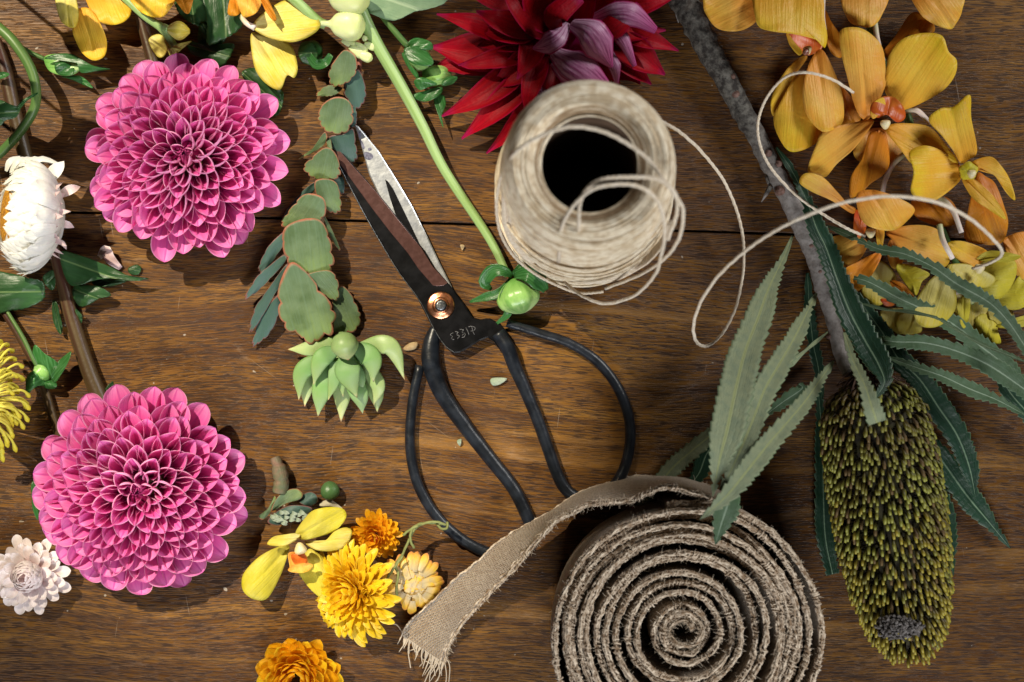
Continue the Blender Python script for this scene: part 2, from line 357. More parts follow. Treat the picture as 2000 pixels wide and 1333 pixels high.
gg = G(); box(gg, -2600, 2600, yg-30, yg+30, -120, -14); oo = obj('gap_strip', gg, solid('gap_dirt', (0.012, 0.008, 0.006), rough=0.9), tbl, False); oo.rotation_euler = (0, 0, ang)

# ------------------------------------------------------------------ flower heads
GA = pi*(3-sqrt(5))
def head(parent, c, axis, n, fn, mat, name='petal', ind=100, thick=0.0, jit=0.06, nn=11, mm=7, names=None, inner_name='inner_petals', phase=0.0):
    """spiral of petals. fn(f) -> dict(tr tip radius, tz tip height, L, el elevation deg, cur curvature deg, w, th, prof)"""
    X, Y, Z = axes(axis); c = np.array(c, float); gi = G(); objs = []
    for i in range(n):
        f = (i+0.5)/n; p = fn(f); az = i*GA+phase+random.uniform(-jit, jit)*1.2
        o_ = X*cos(az)+Y*sin(az)
        L = p['L']*(1+random.uniform(-jit, jit)); el = p['el']+random.uniform(-1, 1)*jit*60; cur = p.get('cur', 0)
        # integrate spine backward from tip
        k = 7; pts = [(p['tr']*(1+random.uniform(-jit, jit)*0.5), p['tz']+random.uniform(-jit, jit)*25)]
        for j in range(k):
            a = R(el+cur*(0.5-(j+0.5)/k)); pts.append((pts[-1][0]-L/k*cos(a), pts[-1][1]-L/k*sin(a)))
        pts = pts[::-1]
        sw = random.uniform(-1, 1)*jit*L*0.8; side = np.cross(Z, o_)
        P = [c+o_*a+Z*b+side*sw*(q/k)**2 for q, (a, b) in enumerate(pts)]
        tang = nrm(P[-1]-P[0]); up = nrm(np.cross(np.cross(tang, Z if abs(np.dot(tang, Z)) < 0.97 else -o_), tang))
        e_mid = R(el); up = Z*cos(e_mid)-o_*sin(e_mid)
        g = gi if i < n-ind else G()
        ww = p['w']*(1+random.uniform(-jit, jit))
        prof = p['prof']
        strip(g, P, lambda t, ww=ww, prof=prof: ww*prof(t), up=up, theta=p['th'], n=nn, m=mm, thick=thick, crease=p.get('crease', 0), roll=random.uniform(-1, 1)*jit*90, tipd=1.7)
        if i >= n-ind: objs.append(obj(name, g, mat, parent))
    if n > ind: o = obj(inner_name, gi, mat, parent); o['kind'] = 'stuff'
    return objs
def p_round(t):     # broad spoon, rounded with a small point
    a = 0.34+0.66*min(1, t/0.55)**0.8
    if t > 0.62: a *= max(0.0, 1-((t-0.62)/0.38)**2.6)**0.62
    return max(a, 0.012)
def p_point(t):
    a = 0.36+0.64*min(1, t/0.5)**0.8
    if t > 0.6: a *= max(0.0, 1-((t-0.6)/0.4)**2.4)**0.68
    return max(a, 0.012)
def p_lance(t):
    a = 0.45+0.55*sin(min(1, t/0.5)*pi/2)
    if t > 0.45: a *= max(0.0, 1-((t-0.45)/0.55)**1.7)
    return max(a, 0.012)
def p_obl(t):
    a = 0.5+0.5*min(1, t/0.5)
    if t > 0.7: a *= max(0.0, 1-((t-0.7)/0.3)**2)**0.6
    return max(a, 0.015)

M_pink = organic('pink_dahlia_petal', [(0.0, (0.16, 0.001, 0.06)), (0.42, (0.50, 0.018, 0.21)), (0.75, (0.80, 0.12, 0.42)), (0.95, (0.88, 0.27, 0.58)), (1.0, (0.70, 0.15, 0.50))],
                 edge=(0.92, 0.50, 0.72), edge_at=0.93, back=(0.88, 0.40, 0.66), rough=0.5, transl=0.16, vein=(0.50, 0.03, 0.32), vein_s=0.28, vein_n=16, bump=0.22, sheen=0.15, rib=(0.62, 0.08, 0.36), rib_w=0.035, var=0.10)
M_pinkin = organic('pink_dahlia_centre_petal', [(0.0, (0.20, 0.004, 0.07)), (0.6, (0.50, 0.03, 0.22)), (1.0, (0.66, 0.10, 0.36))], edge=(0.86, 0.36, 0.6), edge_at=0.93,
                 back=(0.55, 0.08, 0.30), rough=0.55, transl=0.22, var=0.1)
M_stemb = organic('brown_dahlia_stem', [(0, (0.055, 0.016, 0.012)), (0.5, (0.05, 0.024, 0.012)), (1, (0.06, 0.042, 0.014))], transl=0, rough=0.4, vein=(0.12, 0.09, 0.035), vein_s=0.5, vein_n=9, bump=0.2, var=0.02)
M_stemg = organic('pale_green_stem', [(0, (0.21, 0.33, 0.11)), (1, (0.24, 0.37, 0.12))], transl=0, rough=0.4, vein=(0.42, 0.58, 0.3), vein_s=0.5, vein_n=7, sss=0.15, bump=0.08, var=0.02)
M_stemd = organic('dark_green_stem', [(0, (0.07, 0.14, 0.03)), (1, (0.05, 0.12, 0.03))], transl=0, rough=0.4, vein=(0.13, 0.2, 0.06), vein_s=0.5, vein_n=7, bump=0.08, var=0.05)
M_leaf = organic('dark_leaf', [(0, (0.018, 0.055, 0.014)), (1, (0.028, 0.085, 0.026))], rough=0.38, transl=0.12, rib=(0.10, 0.17, 0.06), rib_w=0.025, blotch=(0.04, 0.11, 0.04), blotch_s=90, bump=0.5, vein=(0.01, 0.035, 0.01), vein_n=8, vein_s=0.4, bumpscale=260)
M_leafp = organic('pale_leaf_underside', [(0, (0.20, 0.30, 0.17)), (1, (0.22, 0.34, 0.20))], rough=0.6, transl=0.12, rib=(0.34, 0.45, 0.28), rib_w=0.03, blotch=(0.14, 0.24, 0.13), blotch_s=160, bump=0.6, bumpscale=300)
M_sepal = organic('green_sepal', [(0, (0.018, 0.085, 0.014)), (1, (0.03, 0.13, 0.028))], rough=0.32, transl=0.12, vein=(0.08, 0.22, 0.08), vein_n=10, vein_s=0.55, bump=0.3)
M_budg = organic('dahlia_bud_skin', [(0, (0.14, 0.34, 0.07)), (0.6, (0.32, 0.55, 0.16)), (1, (0.5, 0.66, 0.3))], rough=0.3, transl=0, sss=0.2, vein=(0.12, 0.30, 0.06), vein_n=12, vein_s=0.75, bump=0.3, var=0.03)

def dahlia(parent, c, axis, Rr, Hh, seedphase, round_=1.0, n=132, prof=p_round, opened=0):
    pass
    def fn(f):
        rho = f**0.55
        tr = Rr*(0.045+0.955*rho) if rho < 0.9 else Rr*(0.905+0.07*((rho-0.9)/0.1)**0.5)
        tz = 22+Hh*max(0.0, 1-rho**2.3)**0.75-30*max(0, 1-rho/0.25)
        s = min(1, rho/0.5)
        el = 84-36*min(1, rho/0.45)-30*max(0, (rho-0.45)/0.55)-10*max(0, (rho-0.88)/0.12)
        return dict(tr=tr, tz=tz, L=(48+66*rho), el=el, cur=-34+40*(1-rho), w=Rr/200*(19+27*min(1, rho/0.7)**0.8-9*max(0, (rho-0.7)/0.3)), th=[310-90*rho, 300-90*rho, 265-95*rho*round_, 200-80*rho], prof=prof)
    os_ = head(parent, c, axis, n, fn, M_pink, ind=98, phase=seedphase, jit=0.055+opened, nn=18, mm=11)
    # closed heart of the flower
    X, Y, Z = axes(axis)
    g = G()
    for i in range(26):
        f = (i+.5)/26; az = i*GA; o_ = X*cos(az)+Y*sin(az); r = 4+24*f
        b = np.array(c)+o_*r*0.7+Z*(Hh*0.45); t = np.array(c)+o_*r*0.45+Z*(Hh*0.92-10*f*0)
        m_ = (b+t)/2+o_*(8+7*f)
        strip(g, [b, m_, t], lambda x: 9*p_lance(x), up=-o_+Z*0.1, theta=130, n=8, m=5)
    obj('flower_heart', g, M_pinkin, parent)

t = thing('dahlia', 'pink ball dahlia beside the trailing succulent, above the bare wood', 'flower', 372, 312, 0, 'pink dahlias')
g = G(); tube(g, [W(262, -60, 14), W(275, 30, 14), W(290, 90, 14), W(310, 160, 16), W(350, 290, 25)], [11, 11, 11.5, 12, 12], 12, 24); obj('stem', g, M_stemb, t)
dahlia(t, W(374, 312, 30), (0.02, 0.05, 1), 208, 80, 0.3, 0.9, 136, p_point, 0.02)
t = thing('dahlia', 'pink ball dahlia in the lower left, partly over a small pale pink strawflower', 'flower', 280, 948, 0, 'pink dahlias')
g = G(); tube(g, [W(95, 440, 16), W(118, 530, 16), W(140, 620, 15), W(165, 700, 15), W(190, 765, 18), W(250, 900, 26)], [13, 13.5, 14, 15, 16, 16], 12, 30); obj('stem', g, M_stemb, t)
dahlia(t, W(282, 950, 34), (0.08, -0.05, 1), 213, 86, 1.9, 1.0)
# leaves on that stem, around the white strawflower
for k, (out, b, h, m) in enumerate([
    ([(-60, 320), (60, 318), (150, 340), (230, 360), (245, 410), (235, 460), (150, 505), (60, 522), (-60, 525)], (-60, 420), 22, M_leaf),
    ([(330, 200), (420, 215), (520, 250), (620, 290), (700, 330), (810, 345), (730, 360), (600, 345), (500, 360), (440, 380), (380, 380), (340, 300)], (330, 240), 34, M_leaf),
    ([(400, 390), (450, 380), (540, 390), (605, 435), (540, 455), (480, 490), (430, 495), (395, 440)], (390, 400), 22, M_leaf),
    ([(285, 470), (310, 480), (330, 560), (340, 620), (330, 650), (305, 620), (285, 560)], (290, 470), 14, M_leaf),
    ([(410, 510), (445, 545), (445, 580), (430, 600), (412, 570)], (405, 510), 14, M_leaf),
    ([(500, 360), (600, 340), (690, 355), (620, 385), (530, 390)], (480, 380), 10, M_leaf),
    ([(235, 330), (290, 300), (300, 380), (280, 410), (240, 370)], (300, 330), 18, M_leaf)]):
    g = G(); patch(g, out, CB, h=h, dome=7, tilt=4, base=b, crease=3, ruffle=2.2, thick=1.5, nb=70, scallop=(22, 0.05)); obj('leaf', g, M_leaf, t)
g = G(); patch(g, [(568, 950), (590, 920), (615, 905), (612, 960), (590, 985), (570, 980)], CB, h=12, dome=4); obj('leaf', g, M_leaf, t)
g = G(); patch(g, [(172, 240), (205, 215), (215, 260), (200, 330), (212, 400), (205, 440), (180, 380), (174, 310)], CL, h=14, dome=4); obj('leaf', g, M_sepal, t)

# ------------------------------------------------------------------ stems and buds at the left edge
t = thing('bud_shoot', 'brown cut stem with a closed green side bud, next to the yellow pincushion', 'stem', 60, 710)
g = G(); tube(g, [W(-5, 590, 12), W(40, 660, 12), W(80, 740, 12), W(108, 830, 12), W(130, 900, 12)], [7, 8, 8, 8.5, 8], 10, 24); obj('stem', g, M_stemb, t)
g = G(); tube(g, [W(12, 605, 18), W(45, 660, 24), W(72, 715, 28), W(92, 742, 26)], [3.5, 4.5, 4, 3.5], 8, 18); obj('side_stem', g, M_stemd, t)
g = G(); lathe(g, W(96, 742, 24), W(68, 715, 24), [(0, 3), (0.2, 13), (0.6, 17), (0.9, 9), (1, 1)], ribs=6, ramp=0.08); obj('bud', g, M_budg, t)
for out, b, h in [([(180, 770), (190, 705), (240, 750), (310, 800), (320, 860), (290, 880), (240, 850)], (270, 880), 26), ([(275, 880), (290, 830), (330, 780), (385, 742), (370, 800), (330, 870), (300, 910)], (270, 890), 30),
    ([(145, 990), (140, 900), (170, 850), (220, 860), (245, 920), (200, 930), (165, 960)], (240, 890), 30), ([(235, 880), (290, 890), (310, 925), (290, 945), (240, 935)], (260, 890), 20)]:
    g = G(); patch(g, out, CB, h=h, dome=9, base=b, thick=1.6, curl=2); obj('sepal', g, M_sepal, t)

t = thing('bud_shoot', 'dark stem in the top left corner with an arching green shoot over it', 'stem', 30, 200)
g = G(); tube(g, [W(-10, 80, 14), W(10, 140, 14), W(28, 220, 14), W(48, 300, 14), W(62, 340, 14)], [13, 14, 14, 14, 13], 12, 24); obj('stem', g, M_stemb, t)
g = G(); tube(g, [W(-20, 40, 70), W(25, 80, 80), W(62, 140, 80), W(70, 200, 76), W(45, 250, 60), W(0, 300, 40), W(-30, 320, 30)], [10, 10, 9.5, 9, 9, 9, 9], 10, 36); obj('shoot', g, M_stemd, t)
for out, b, h, m in [([(-60, 560), (0, 555), (60, 580), (110, 600), (90, 650), (30, 670), (0, 700), (-60, 700)], (-60, 630), 100, M_leaf), ([(95, 590), (140, 545), (205, 515), (205, 525), (150, 560), (110, 605)], (95, 595), 102, M_sepal), ([(0, 400), (45, 405), (48, 420), (0, 440), (-40, 430)], (-40, 410), 40, M_sepal)]:
    g = G(); patch(g, out, CA, h=h, dome=6, base=b, thick=1.5, crease=2); obj('leaf', g, m, t)

t = thing('dahlia_bud', 'small opening green bud with two pointed sepals, above and left of a pink dahlia', 'flower bud', 130, 130)
g = G(); tube(g, [W(-10, 40, 26), W(25, 78, 24), W(55, 100, 22), W(88, 116, 20)], [3.5, 3.5, 4, 4.5], 8, 20); obj('stem', g, M_stemd, t)
g = G(); patch(g, [(245, 320), (300, 300), (380, 305), (430, 330), (440, 390), (390, 420), (320, 415), (265, 385)], CA, h=16, dome=16, base=(245, 345), thick=8); obj('bud', g, M_budg, t)
g = G(); patch(g, [(305, 350), (350, 345), (405, 370), (405, 412), (350, 420), (310, 400)], CA, h=32, dome=8, base=(305, 380), thick=3); obj('inner_sepal', g, M_sepal, t)
for out, b, h in [([(245, 325), (310, 300), (400, 300), (460, 335), (530, 370), (612, 385), (540, 395), (450, 405), (420, 350), (330, 335)], (240, 330), 38), ([(340, 425), (420, 418), (460, 430), (490, 455), (515, 490), (460, 470), (390, 440)], (330, 425), 14)]:
    g = G(); patch(g, out, CA, h=h, dome=6, base=b, thick=1.5, ruffle=1.5); obj('sepal', g, M_sepal, t)

# ------------------------------------------------------------------ yellow pincushion
M_pin = organic('pincushion_style', [(0, (0.45, 0.40, 0.10)), (0.7, (0.72, 0.62, 0.10)), (0.9, (0.75, 0.66, 0.08)), (1, (0.80, 0.62, 0.03))], rough=0.4, transl=0.0, sss=0.15, bump=0.05, var=0.05)
t = thing('pincushion_flower', 'yellow pincushion bloom with hooked styles, cut off by the left edge', 'flower', -10, 790)
for kk in range(58):
    a = R(-66+132*(kk/57.0)+random.uniform(-3, 3)); rr = random.uniform(0.72, 1.0)
    tx, ty = -62+122*rr*cos(a), 790+150*rr*sin(a); h = 60+90*(1-rr)+random.uniform(-12, 12)
    b = W(-90, 790+20*sin(a), 40); m1 = W(-62+45*cos(a)*1.1, 790+72*sin(a)-12, h+55); m2 = W(-62+104*rr*cos(a), 790+128*rr*sin(a)-16, h+34); e = W(tx, ty, h)
    g = G(); P = catmull([b, m1, m2, e], 16); rad = np.full(16, 2.4); rad[-3:] = [3.8, 5.2, 2.2]; tube(g, P, rad, 6); obj('style', g, M_pin, t)
g = G(); lathe(g, W(-100, 790, 10), W(-60, 790, 60), [(0, 10), (0.4, 40), (0.8, 34), (1, 5)]); obj('flower_base', g, M_stemd, t)

# ------------------------------------------------------------------ strawflowers
def m_straw(name, base, tip, edge, back=None, **k): return organic(name, [(0, base), (0.55, tip), (1, tip)], edge=edge, edge_at=0.92, back=back, rough=k.pop('rough', 0.34), transl=k.pop('transl', 0.25), bump=0.3, vein=base, vein_s=k.pop('vs', 0.3), vein_n=10, spec=0.5, var=0.09, **k)
M_white = m_straw('white_bract', (0.78, 0.78, 0.68), (0.90, 0.90, 0.87), (0.93, 0.93, 0.91))
M_whitep = m_straw('pink_outer_bract', (0.6, 0.45, 0.35), (0.80, 0.60, 0.62), (0.85, 0.72, 0.72))
M_pale = m_straw('pale_pink_bract', (0.84, 0.62, 0.62), (0.93, 0.85, 0.85), (0.95, 0.93, 0.92))
M_yel = m_straw('yellow_bract', (0.72, 0.38, 0.01), (0.90, 0.63, 0.02), (0.93, 0.72, 0.10), vs=0.2)
M_yelf = organic('faded_bract', [(0, (0.50, 0.44, 0.28)), (0.3, (0.66, 0.52, 0.22)), (0.6, (0.84, 0.56, 0.04)), (0.85, (0.80, 0.40, 0.03)), (1, (0.66, 0.20, 0.04))], rough=0.35, transl=0.2, vein=(0.62, 0.34, 0.2), vein_s=0.45, vein_n=9, bump=0.3)
M_orange = m_straw('orange_bract', (0.80, 0.28, 0.01), (0.86, 0.46, 0.012), (0.85, 0.38, 0.02))
M_disc = solid('yellow_disc', (0.62, 0.30, 0.01), (0.30, 0.12, 0.01), scale=900, rough=0.8, bump=1.0)

t = thing('strawflower', 'white strawflower lying on its side, showing its orange yellow centre at the left edge', 'flower', 60, 430, 0, 'strawflowers')
ax = (-0.88, 0.06, 0.46); cc = W(60, 425, 80)
g = G(); X, Y, Z = axes(ax)
base_ = cc-Z*10
lathe(g, cc-Z*25, cc+Z*52, [(0, 40), (0.3, 62), (0.75, 62), (0.95, 46), (1, 5)], sides=40, noise=0.06); obj('disc', g, M_disc, t)
g = G(); lathe(g, cc-Z*56, cc+Z*46, [(0, 40), (0.2, 74), (0.5, 92), (0.8, 80), (1, 52)], sides=32); obj('flower_body', g, M_white, t)
gi = G()
for i in range(150):
    f = (i+0.5)/150; a = i*GA; o_ = X*cos(a)+Y*sin(a); sd = np.cross(Z, o_); k = 0.86+0.16*f+random.uniform(-.02, .02)
    th0, th1 = R(150), R(34+52*f**1.1+random.uniform(-5, 5)); tw = random.uniform(-.12, .12)
    P = [cc+(Z*cos(q)*62+o_*sin(q)*108*k*(1-0.05*abs(cos(q)))+sd*tw*50*(th0-q))+Z*4 for q in np.linspace(th0, th1, 8)]
    P[-1] = P[-1]+o_*random.uniform(0, 9)
    g = G() if i >= 60 else gi
    strip(g, P, lambda t_: 13.5*p_obl(t_), up=o_, theta=-50, n=13, m=5)
    if i >= 60: obj('petal', g, M_white, t)
o = obj('inner_petals', gi, M_white, t); o['kind'] = 'stuff'
g = G()
for i in range(34):
    a = i*GA; o_ = X*cos(a)+Y*sin(a); l = random.uniform(30, 62); b = cc-Z*28+o_*48; e = b+o_*l*random.uniform(.5, 1.0)-Z*random.uniform(6, 30); m_ = (b+e)/2+Z*6
    strip(g, [b, m_, e], lambda x: 8*p_lance(x), up=Z, theta=60, n=8, m=5)
obj('outer_bracts', g, M_whitep, t)
for tip, ba, wd in [((125, 315), (88, 360), 14), ((157, 365), (112, 385), 10), ((125, 372), (100, 400), 10), ((145, 445), (105, 440), 8), ((130, 488), (108, 470), 5)]:
    g = G(); strip(g, [W(ba[0], ba[1], 70), W((ba[0]+tip[0])/2+3, (ba[1]+tip[1])/2-4, 80), W(tip[0], tip[1], 66)], lambda x: wd*p_lance(x), theta=60, n=9, m=5); obj('bract', g, M_whitep if wd < 14 else M_white, t)
g = G(); lathe(g, cc-Z*64, cc-Z*20, [(0, 9), (0.4, 26), (1, 48)], sides=24); obj('receptacle', g, M_stemb, t)
for k in range(5):
    g = G(); a = k*9; strip(g, [W(12+a, 335+k*3, 70), W(20+a*1.6, 315-k, 74), W(40+a*2.4, 305+k*5, 60)], lambda x: 6*p_lance(x), theta=50, n=8, m=5); obj('bract', g, M_white, t)

t = thing('strawflower', 'small pale pink strawflower below the yellow pincushion, beside the lower pink dahlia', 'flower', 66, 1118, 0, 'strawflowers')
def fn(f):
    if f < 0.5:
        q = (f/0.5)**0.6
        return dict(tr=3+26*q, tz=66-16*q**2, L=28+8*q, el=78, cur=115-30*q, w=10+3*q, th=80, prof=p_obl)
    q = (f-0.5)/0.5
    return dict(tr=48+34*q, tz=40-26*q, L=42, el=34-36*q, cur=10-30*q, w=11.5, th=70, prof=p_obl)
head(t, W(66, 1120, 14), (0, 0, 1), 84, fn, M_pale, ind=60, jit=0.07, nn=12, mm=7)

t = thing('strawflower', 'large bright yellow strawflower leaning left over the pale orchid bloom', 'flower', 700, 1150, 0, 'strawflowers')
def fn(f):
    rho = f**0.6
    return dict(tr=5+104*rho, tz=68-60*rho**1.8, L=32+54*rho, el=86-92*rho**1.1, cur=70*(1-rho)-60*rho, w=9.5+1.5*rho, th=95, prof=p_obl)
head(t, W(702, 1152, 30), (-0.62, -0.10, 1), 150, fn, M_yel, ind=90, jit=0.10, nn=8, mm=5)
g = G()
for i in range(30):
    a = i*GA; o_ = np.array([cos(a), sin(a), 0]); b = W(716, 1160, 82)+o_*10*(i/30)
    strip(g, [b, b+o_*4+np.array([0, 0, 8]), b+o_*3+np.array([0, 0, 15])], lambda x: 3.5*p_lance(x), up=-o_, theta=60, n=6, m=3)
obj('heart', g, M_yel, t)
t = thing('strawflower', 'small orange strawflower between the bright yellow strawflower and the curled green stem', 'flower', 735, 1035, 0, 'strawflowers')
def fn(f):
    rho = f**0.6
    return dict(tr=4+50*rho, tz=50-44*rho**1.5, L=18+24*rho, el=84-80*rho, cur=60*(1-rho), w=8, th=80, prof=p_lance if f < .4 else p_obl)
head(t, W(738, 1040, 18), (-0.18, -0.22, 1), 90, fn, M_orange, ind=55, jit=0.09, nn=8, mm=5)
M_dry = organic('dry_stem', [(0, (0.20, 0.22, 0.07)), (1, (0.22, 0.24, 0.08))], transl=0, rough=0.6, vein=(0.12, 0.13, 0.04), vein_n=6, vein_s=0.6, bump=0.4)
t = thing('strawflower', 'faded yellow strawflower seen from behind, with a curled dry green stem', 'flower', 808, 1130, 0, 'strawflowers')
g = G()
def fnb(f):
    rho = f**0.6
    return dict(tr=8+56*rho, tz=30-18*rho, L=16+24*rho, el=-8-22*rho, cur=-30, w=8.5, th=-50, prof=p_obl)
head(t, W(806, 1132, 22), (0.1, -0.1, 1), 92, fnb, M_yelf, ind=45, jit=0.1, nn=8, mm=5)
g = G(); lathe(g, W(800, 1133, 34), W(799, 1132, 50), [(0, 16), (0.5, 10), (1, 3)], sides=14, noise=0.3); obj('receptacle', g, M_dry, t)
for P in [[CF(900, 880), CF(895, 820), CF(905, 750), CF(890, 700), CF(930, 640), CF(965, 560), CF(1000, 500), CF(1060, 472), CF(1120, 470), CF(1170, 490)],
          [CF(990, 610), CF(970, 560), CF(985, 500), CF(1050, 475), CF(1150, 480)], [CF(840, 780), CF(880, 720), CF(930, 650)], [CF(930, 540), CF(970, 510), CF(1010, 488)], [CF(1110, 470), CF(1130, 500), CF(1165, 505), CF(1170, 470)]]:
    g = G(); tube(g, [W(p[0], p[1], 62+10*sin(i)) for i, p in enumerate(P)], 2.6, 6, 30, bump=lambda l, a: 1+0.2*np.sin(l*0.4+a)); obj('stem', g, M_dry, t)
t = thing('strawflower', 'golden orange many petalled flower cut off by the bottom edge', 'flower', 580, 1300, 0, 'strawflowers')
def fn(f):
    rho = f**0.6
    return dict(tr=10+78*rho, tz=62-50*rho**1.8, L=30+34*rho, el=86-78*rho**1.1, cur=95*(1-rho)+10, w=15+5*rho, th=120-50*rho, prof=p_round)
M_gold = m_straw('golden_petal', (0.78, 0.30, 0.005), (0.88, 0.46, 0.008), (0.88, 0.56, 0.03), rough=0.4, vs=0.25)
M_gold2 = m_straw('yellow_gold_petal', (0.80, 0.42, 0.005), (0.90, 0.62, 0.02), (0.9, 0.68, 0.08), rough=0.4)
ob = head(t, W(582, 1322, 26), (0.0, -0.05, 1), 105, fn, M_gold, ind=75, jit=0.13, nn=9, mm=6)
for i, o in enumerate(ob):
    if i % 3 == 0: o.data.materials[0] = M_gold2

# ------------------------------------------------------------------ orchids
def m_orc(name, a, b, c, edge=None): return organic(name, [(0, a), (0.5, b), (1, c)], edge=edge, edge_at=0.96, rough=0.45, transl=0.3, vein=a, vein_n=30, vein_s=0.3, blotch=a, blotch_s=75, blotch_f=0.5, bump=0.5, bumpscale=520, spec=0.4, var=0.07)
O_or = m_orc('orange_orchid_petal', (0.86, 0.34, 0.04), (0.92, 0.57, 0.11), (0.90, 0.60, 0.06))
O_ye = m_orc('golden_orchid_petal', (0.88, 0.42, 0.03), (0.92, 0.62, 0.07), (0.88, 0.64, 0.02))
O_dk = m_orc('deep_orange_orchid_petal', (0.74, 0.23, 0.015), (0.80, 0.33, 0.02), (0.72, 0.34, 0.02))
O_gr = m_orc('lime_orchid_petal', (0.70, 0.62, 0.10), (0.78, 0.68, 0.05), (0.72, 0.62, 0.02))
O_ly = m_orc('pale_yellow_orchid_petal', (0.82, 0.74, 0.32), (0.80, 0.68, 0.10), (0.76, 0.58, 0.02), edge=(0.6, 0.5, 0.05))
M_lip = organic('red_orange_lip', [(0, (0.62, 0.10, 0.01)), (1, (0.68, 0.20, 0.03))], rough=0.35, transl=0.15, blotch=(0.5, 0.03, 0.01), blotch_s=300)
M_col = organic('orchid_column', [(0, (0.72, 0.55, 0.18)), (1, (0.80, 0.70, 0.45))], rough=0.35, transl=0, sss=0.2, bump=0.1)
M_ped = organic('orchid_pedicel', [(0, (0.42, 0.50, 0.22)), (0.5, (0.72, 0.60, 0.48)), (1, (0.80, 0.74, 0.70))], rough=0.4, transl=0, sss=0.2, vein=(0.66, 0.45, 0.42), vein_s=0.5, vein_n=5)
def pet(parent, out, cv, m, h, dome=12, tilt=8, td=None, base=None, **k):
    g = G()
    if base is not None and td is None:
        c_ = np.mean([cv(*p) for p in out], axis=0); b_ = np.array(cv(*base)); td = tuple(c_-b_)
    patch(g, out, cv, h=h, dome=dome, tilt=tilt, tiltdir=td or (0, -1), base=base, thick=k.pop('thick', 0.9), crease=k.pop('crease', 3.5), ruffle=k.pop('ruffle', 2.6), nb=56, nr=8, **k)
    return obj('petal', g, m, parent)
def part(name, parent, px, py, h):
    o = bpy.data.objects.new(name, None); C.objects.link(o); o.parent = parent; OFF[o.name] = OFF[parent.name]; o.empty_display_size = 0.005; return o
def column(parent, px, py, h, r=9, hole=False):
    g = G(); lathe(g, W(px, py, h), W(px+2, py+2, h+r*1.6), [(0, r*.9), (0.4, r*1.05), (0.8, r*.75), (1, r*.35)], sides=16, ribs=3, ramp=0.12); o = obj('column', g, M_col, parent)

sp = thing('orchid_spray', 'spray of golden orange orchid blooms right of the rough grey branch', 'orchid', 1700, 300)
g = G(); tube(g, [W(1690, -40, 20), W(1700, 50, 24), W(1725, 130, 26), W(1770, 220, 26), W(1790, 310, 26), W(1820, 400, 28), W(1835, 440, 30), W(1870, 520, 26), W(1900, 600, 20)], [9, 9, 9, 8, 8, 8, 8, 6, 5], 10, 50); obj('stem', g, M_stemd, sp)
for P in [[(1762, 218, 34), (1790, 216, 52), (1815, 240, 40)], [(1768, 300, 34), (1745, 320, 46), (1728, 355, 48), (1722, 392, 40)], [(1608, -20, 30), (1606, 30, 50), (1610, 60, 40)], [(1708, 40, 30), (1714, 80, 40), (1725, 120, 30)],
          [(1830, 380, 40), (1860, 410, 60), (1878, 455, 66)], [(1835, 440, 90), (1842, 470, 100), (1860, 505, 90)], [(1900, 590, 24), (1880, 570, 40), (1850, 575, 40)]]:
    g = G(); tube(g, [W(*p) for p in P], [6, 5.5, 5, 5][:len(P)], 8, 18); obj('pedicel', g, M_ped, sp)
fA = part('orchid_flower', sp, 1570, 90, 40)
pet(fA, [(700, 330), (770, 310), (700, 420), (680, 520), (590, 630), (570, 560), (600, 460)], CI, O_ye, 22, base=(770, 310))
pet(fA, [(930, 470), (1010, 530), (1060, 640), (1010, 690), (940, 690)], CI, O_dk, 20, base=(930, 470))
pet(fA, [(700, 420), (760, 400), (760, 560), (820, 660), (850, 720), (800, 790), (680, 825), (610, 740), (585, 640), (620, 560)], CI, O_ye, 40, base=(740, 400), dome=18)
pet(fA, [(790, 320), (850, 270), (920, 400), (960, 520), (965, 650), (920, 700), (850, 715), (780, 650), (745, 560), (750, 440)], CI, O_or, 62, base=(820, 280), dome=16)
pet(fA, [(205, 30), (230, -50), (470, -60), (500, 90), (450, 150), (370, 172), (280, 155), (225, 90)], CI, O_or, 60, base=(480, 0), dome=12)
g = G(); patch(g, [(660, 180), (830, 190), (850, 260), (790, 300), (740, 290), (690, 240)], CI, h=56, dome=-14, thick=3, base=(760, 180)); obj('lip', g, M_lip, fA)
g = G(); patch(g, [(655, 170), (700, 230), (740, 280), (720, 300), (670, 240)], CI, h=74, dome=4, thick=3, base=(650, 170)); obj('lip', g, O_ye, fA)
pet(fA, [(470, -60), (560, -90), (760, -90), (850, -20), (862, 100), (878, 200), (862, 262), (830, 222), (700, 188), (580, 172), (510, 150), (485, 90)], CI, O_ye, 84, base=(700, -80), dome=22, td=(0, -1), tilt=-14)
column(fA, *CI(768, 270), 70, 8)
g = G(); lathe(g, W(*CI(762, 282), 82), W(*CI(758, 290), 92), [(0, 6.5), (0.5, 6), (1, 2)], sides=12); obj('anther', g, solid('dark_anther', (0.12, 0.02, 0.015), (0.4, 0.2, 0.15), scale=600, rough=0.3), fA)
fT = part('orchid_flower', sp, 1700, 10, 30)
pet(fT, [(860, 50), (900, 120), (950, 200), (955, 310), (900, 290), (865, 200)], CI, O_dk, 20, base=(860, 50))
pet(fT, [(960, -40), (1200, -40), (1170, 90), (1120, 145), (1060, 145), (990, 110)], CI, O_or, 50, base=(1080, -40), dome=16)
pet(fT, [(1340, 68), (1440, 110), (1450, 180), (1300, 200), (1210, 310), (1185, 275), (1250, 190)], CI, O_dk, 26, base=(1200, 300))
pet(fT, [(1340, -50), (1600, -40), (1608, 60), (1575, 130), (1540, 160), (1440, 125), (1370, 60)], CI, O_or, 58, base=(1420, -40), dome=14)
fB = part('orchid_flower', sp, 1722, 235, 40)
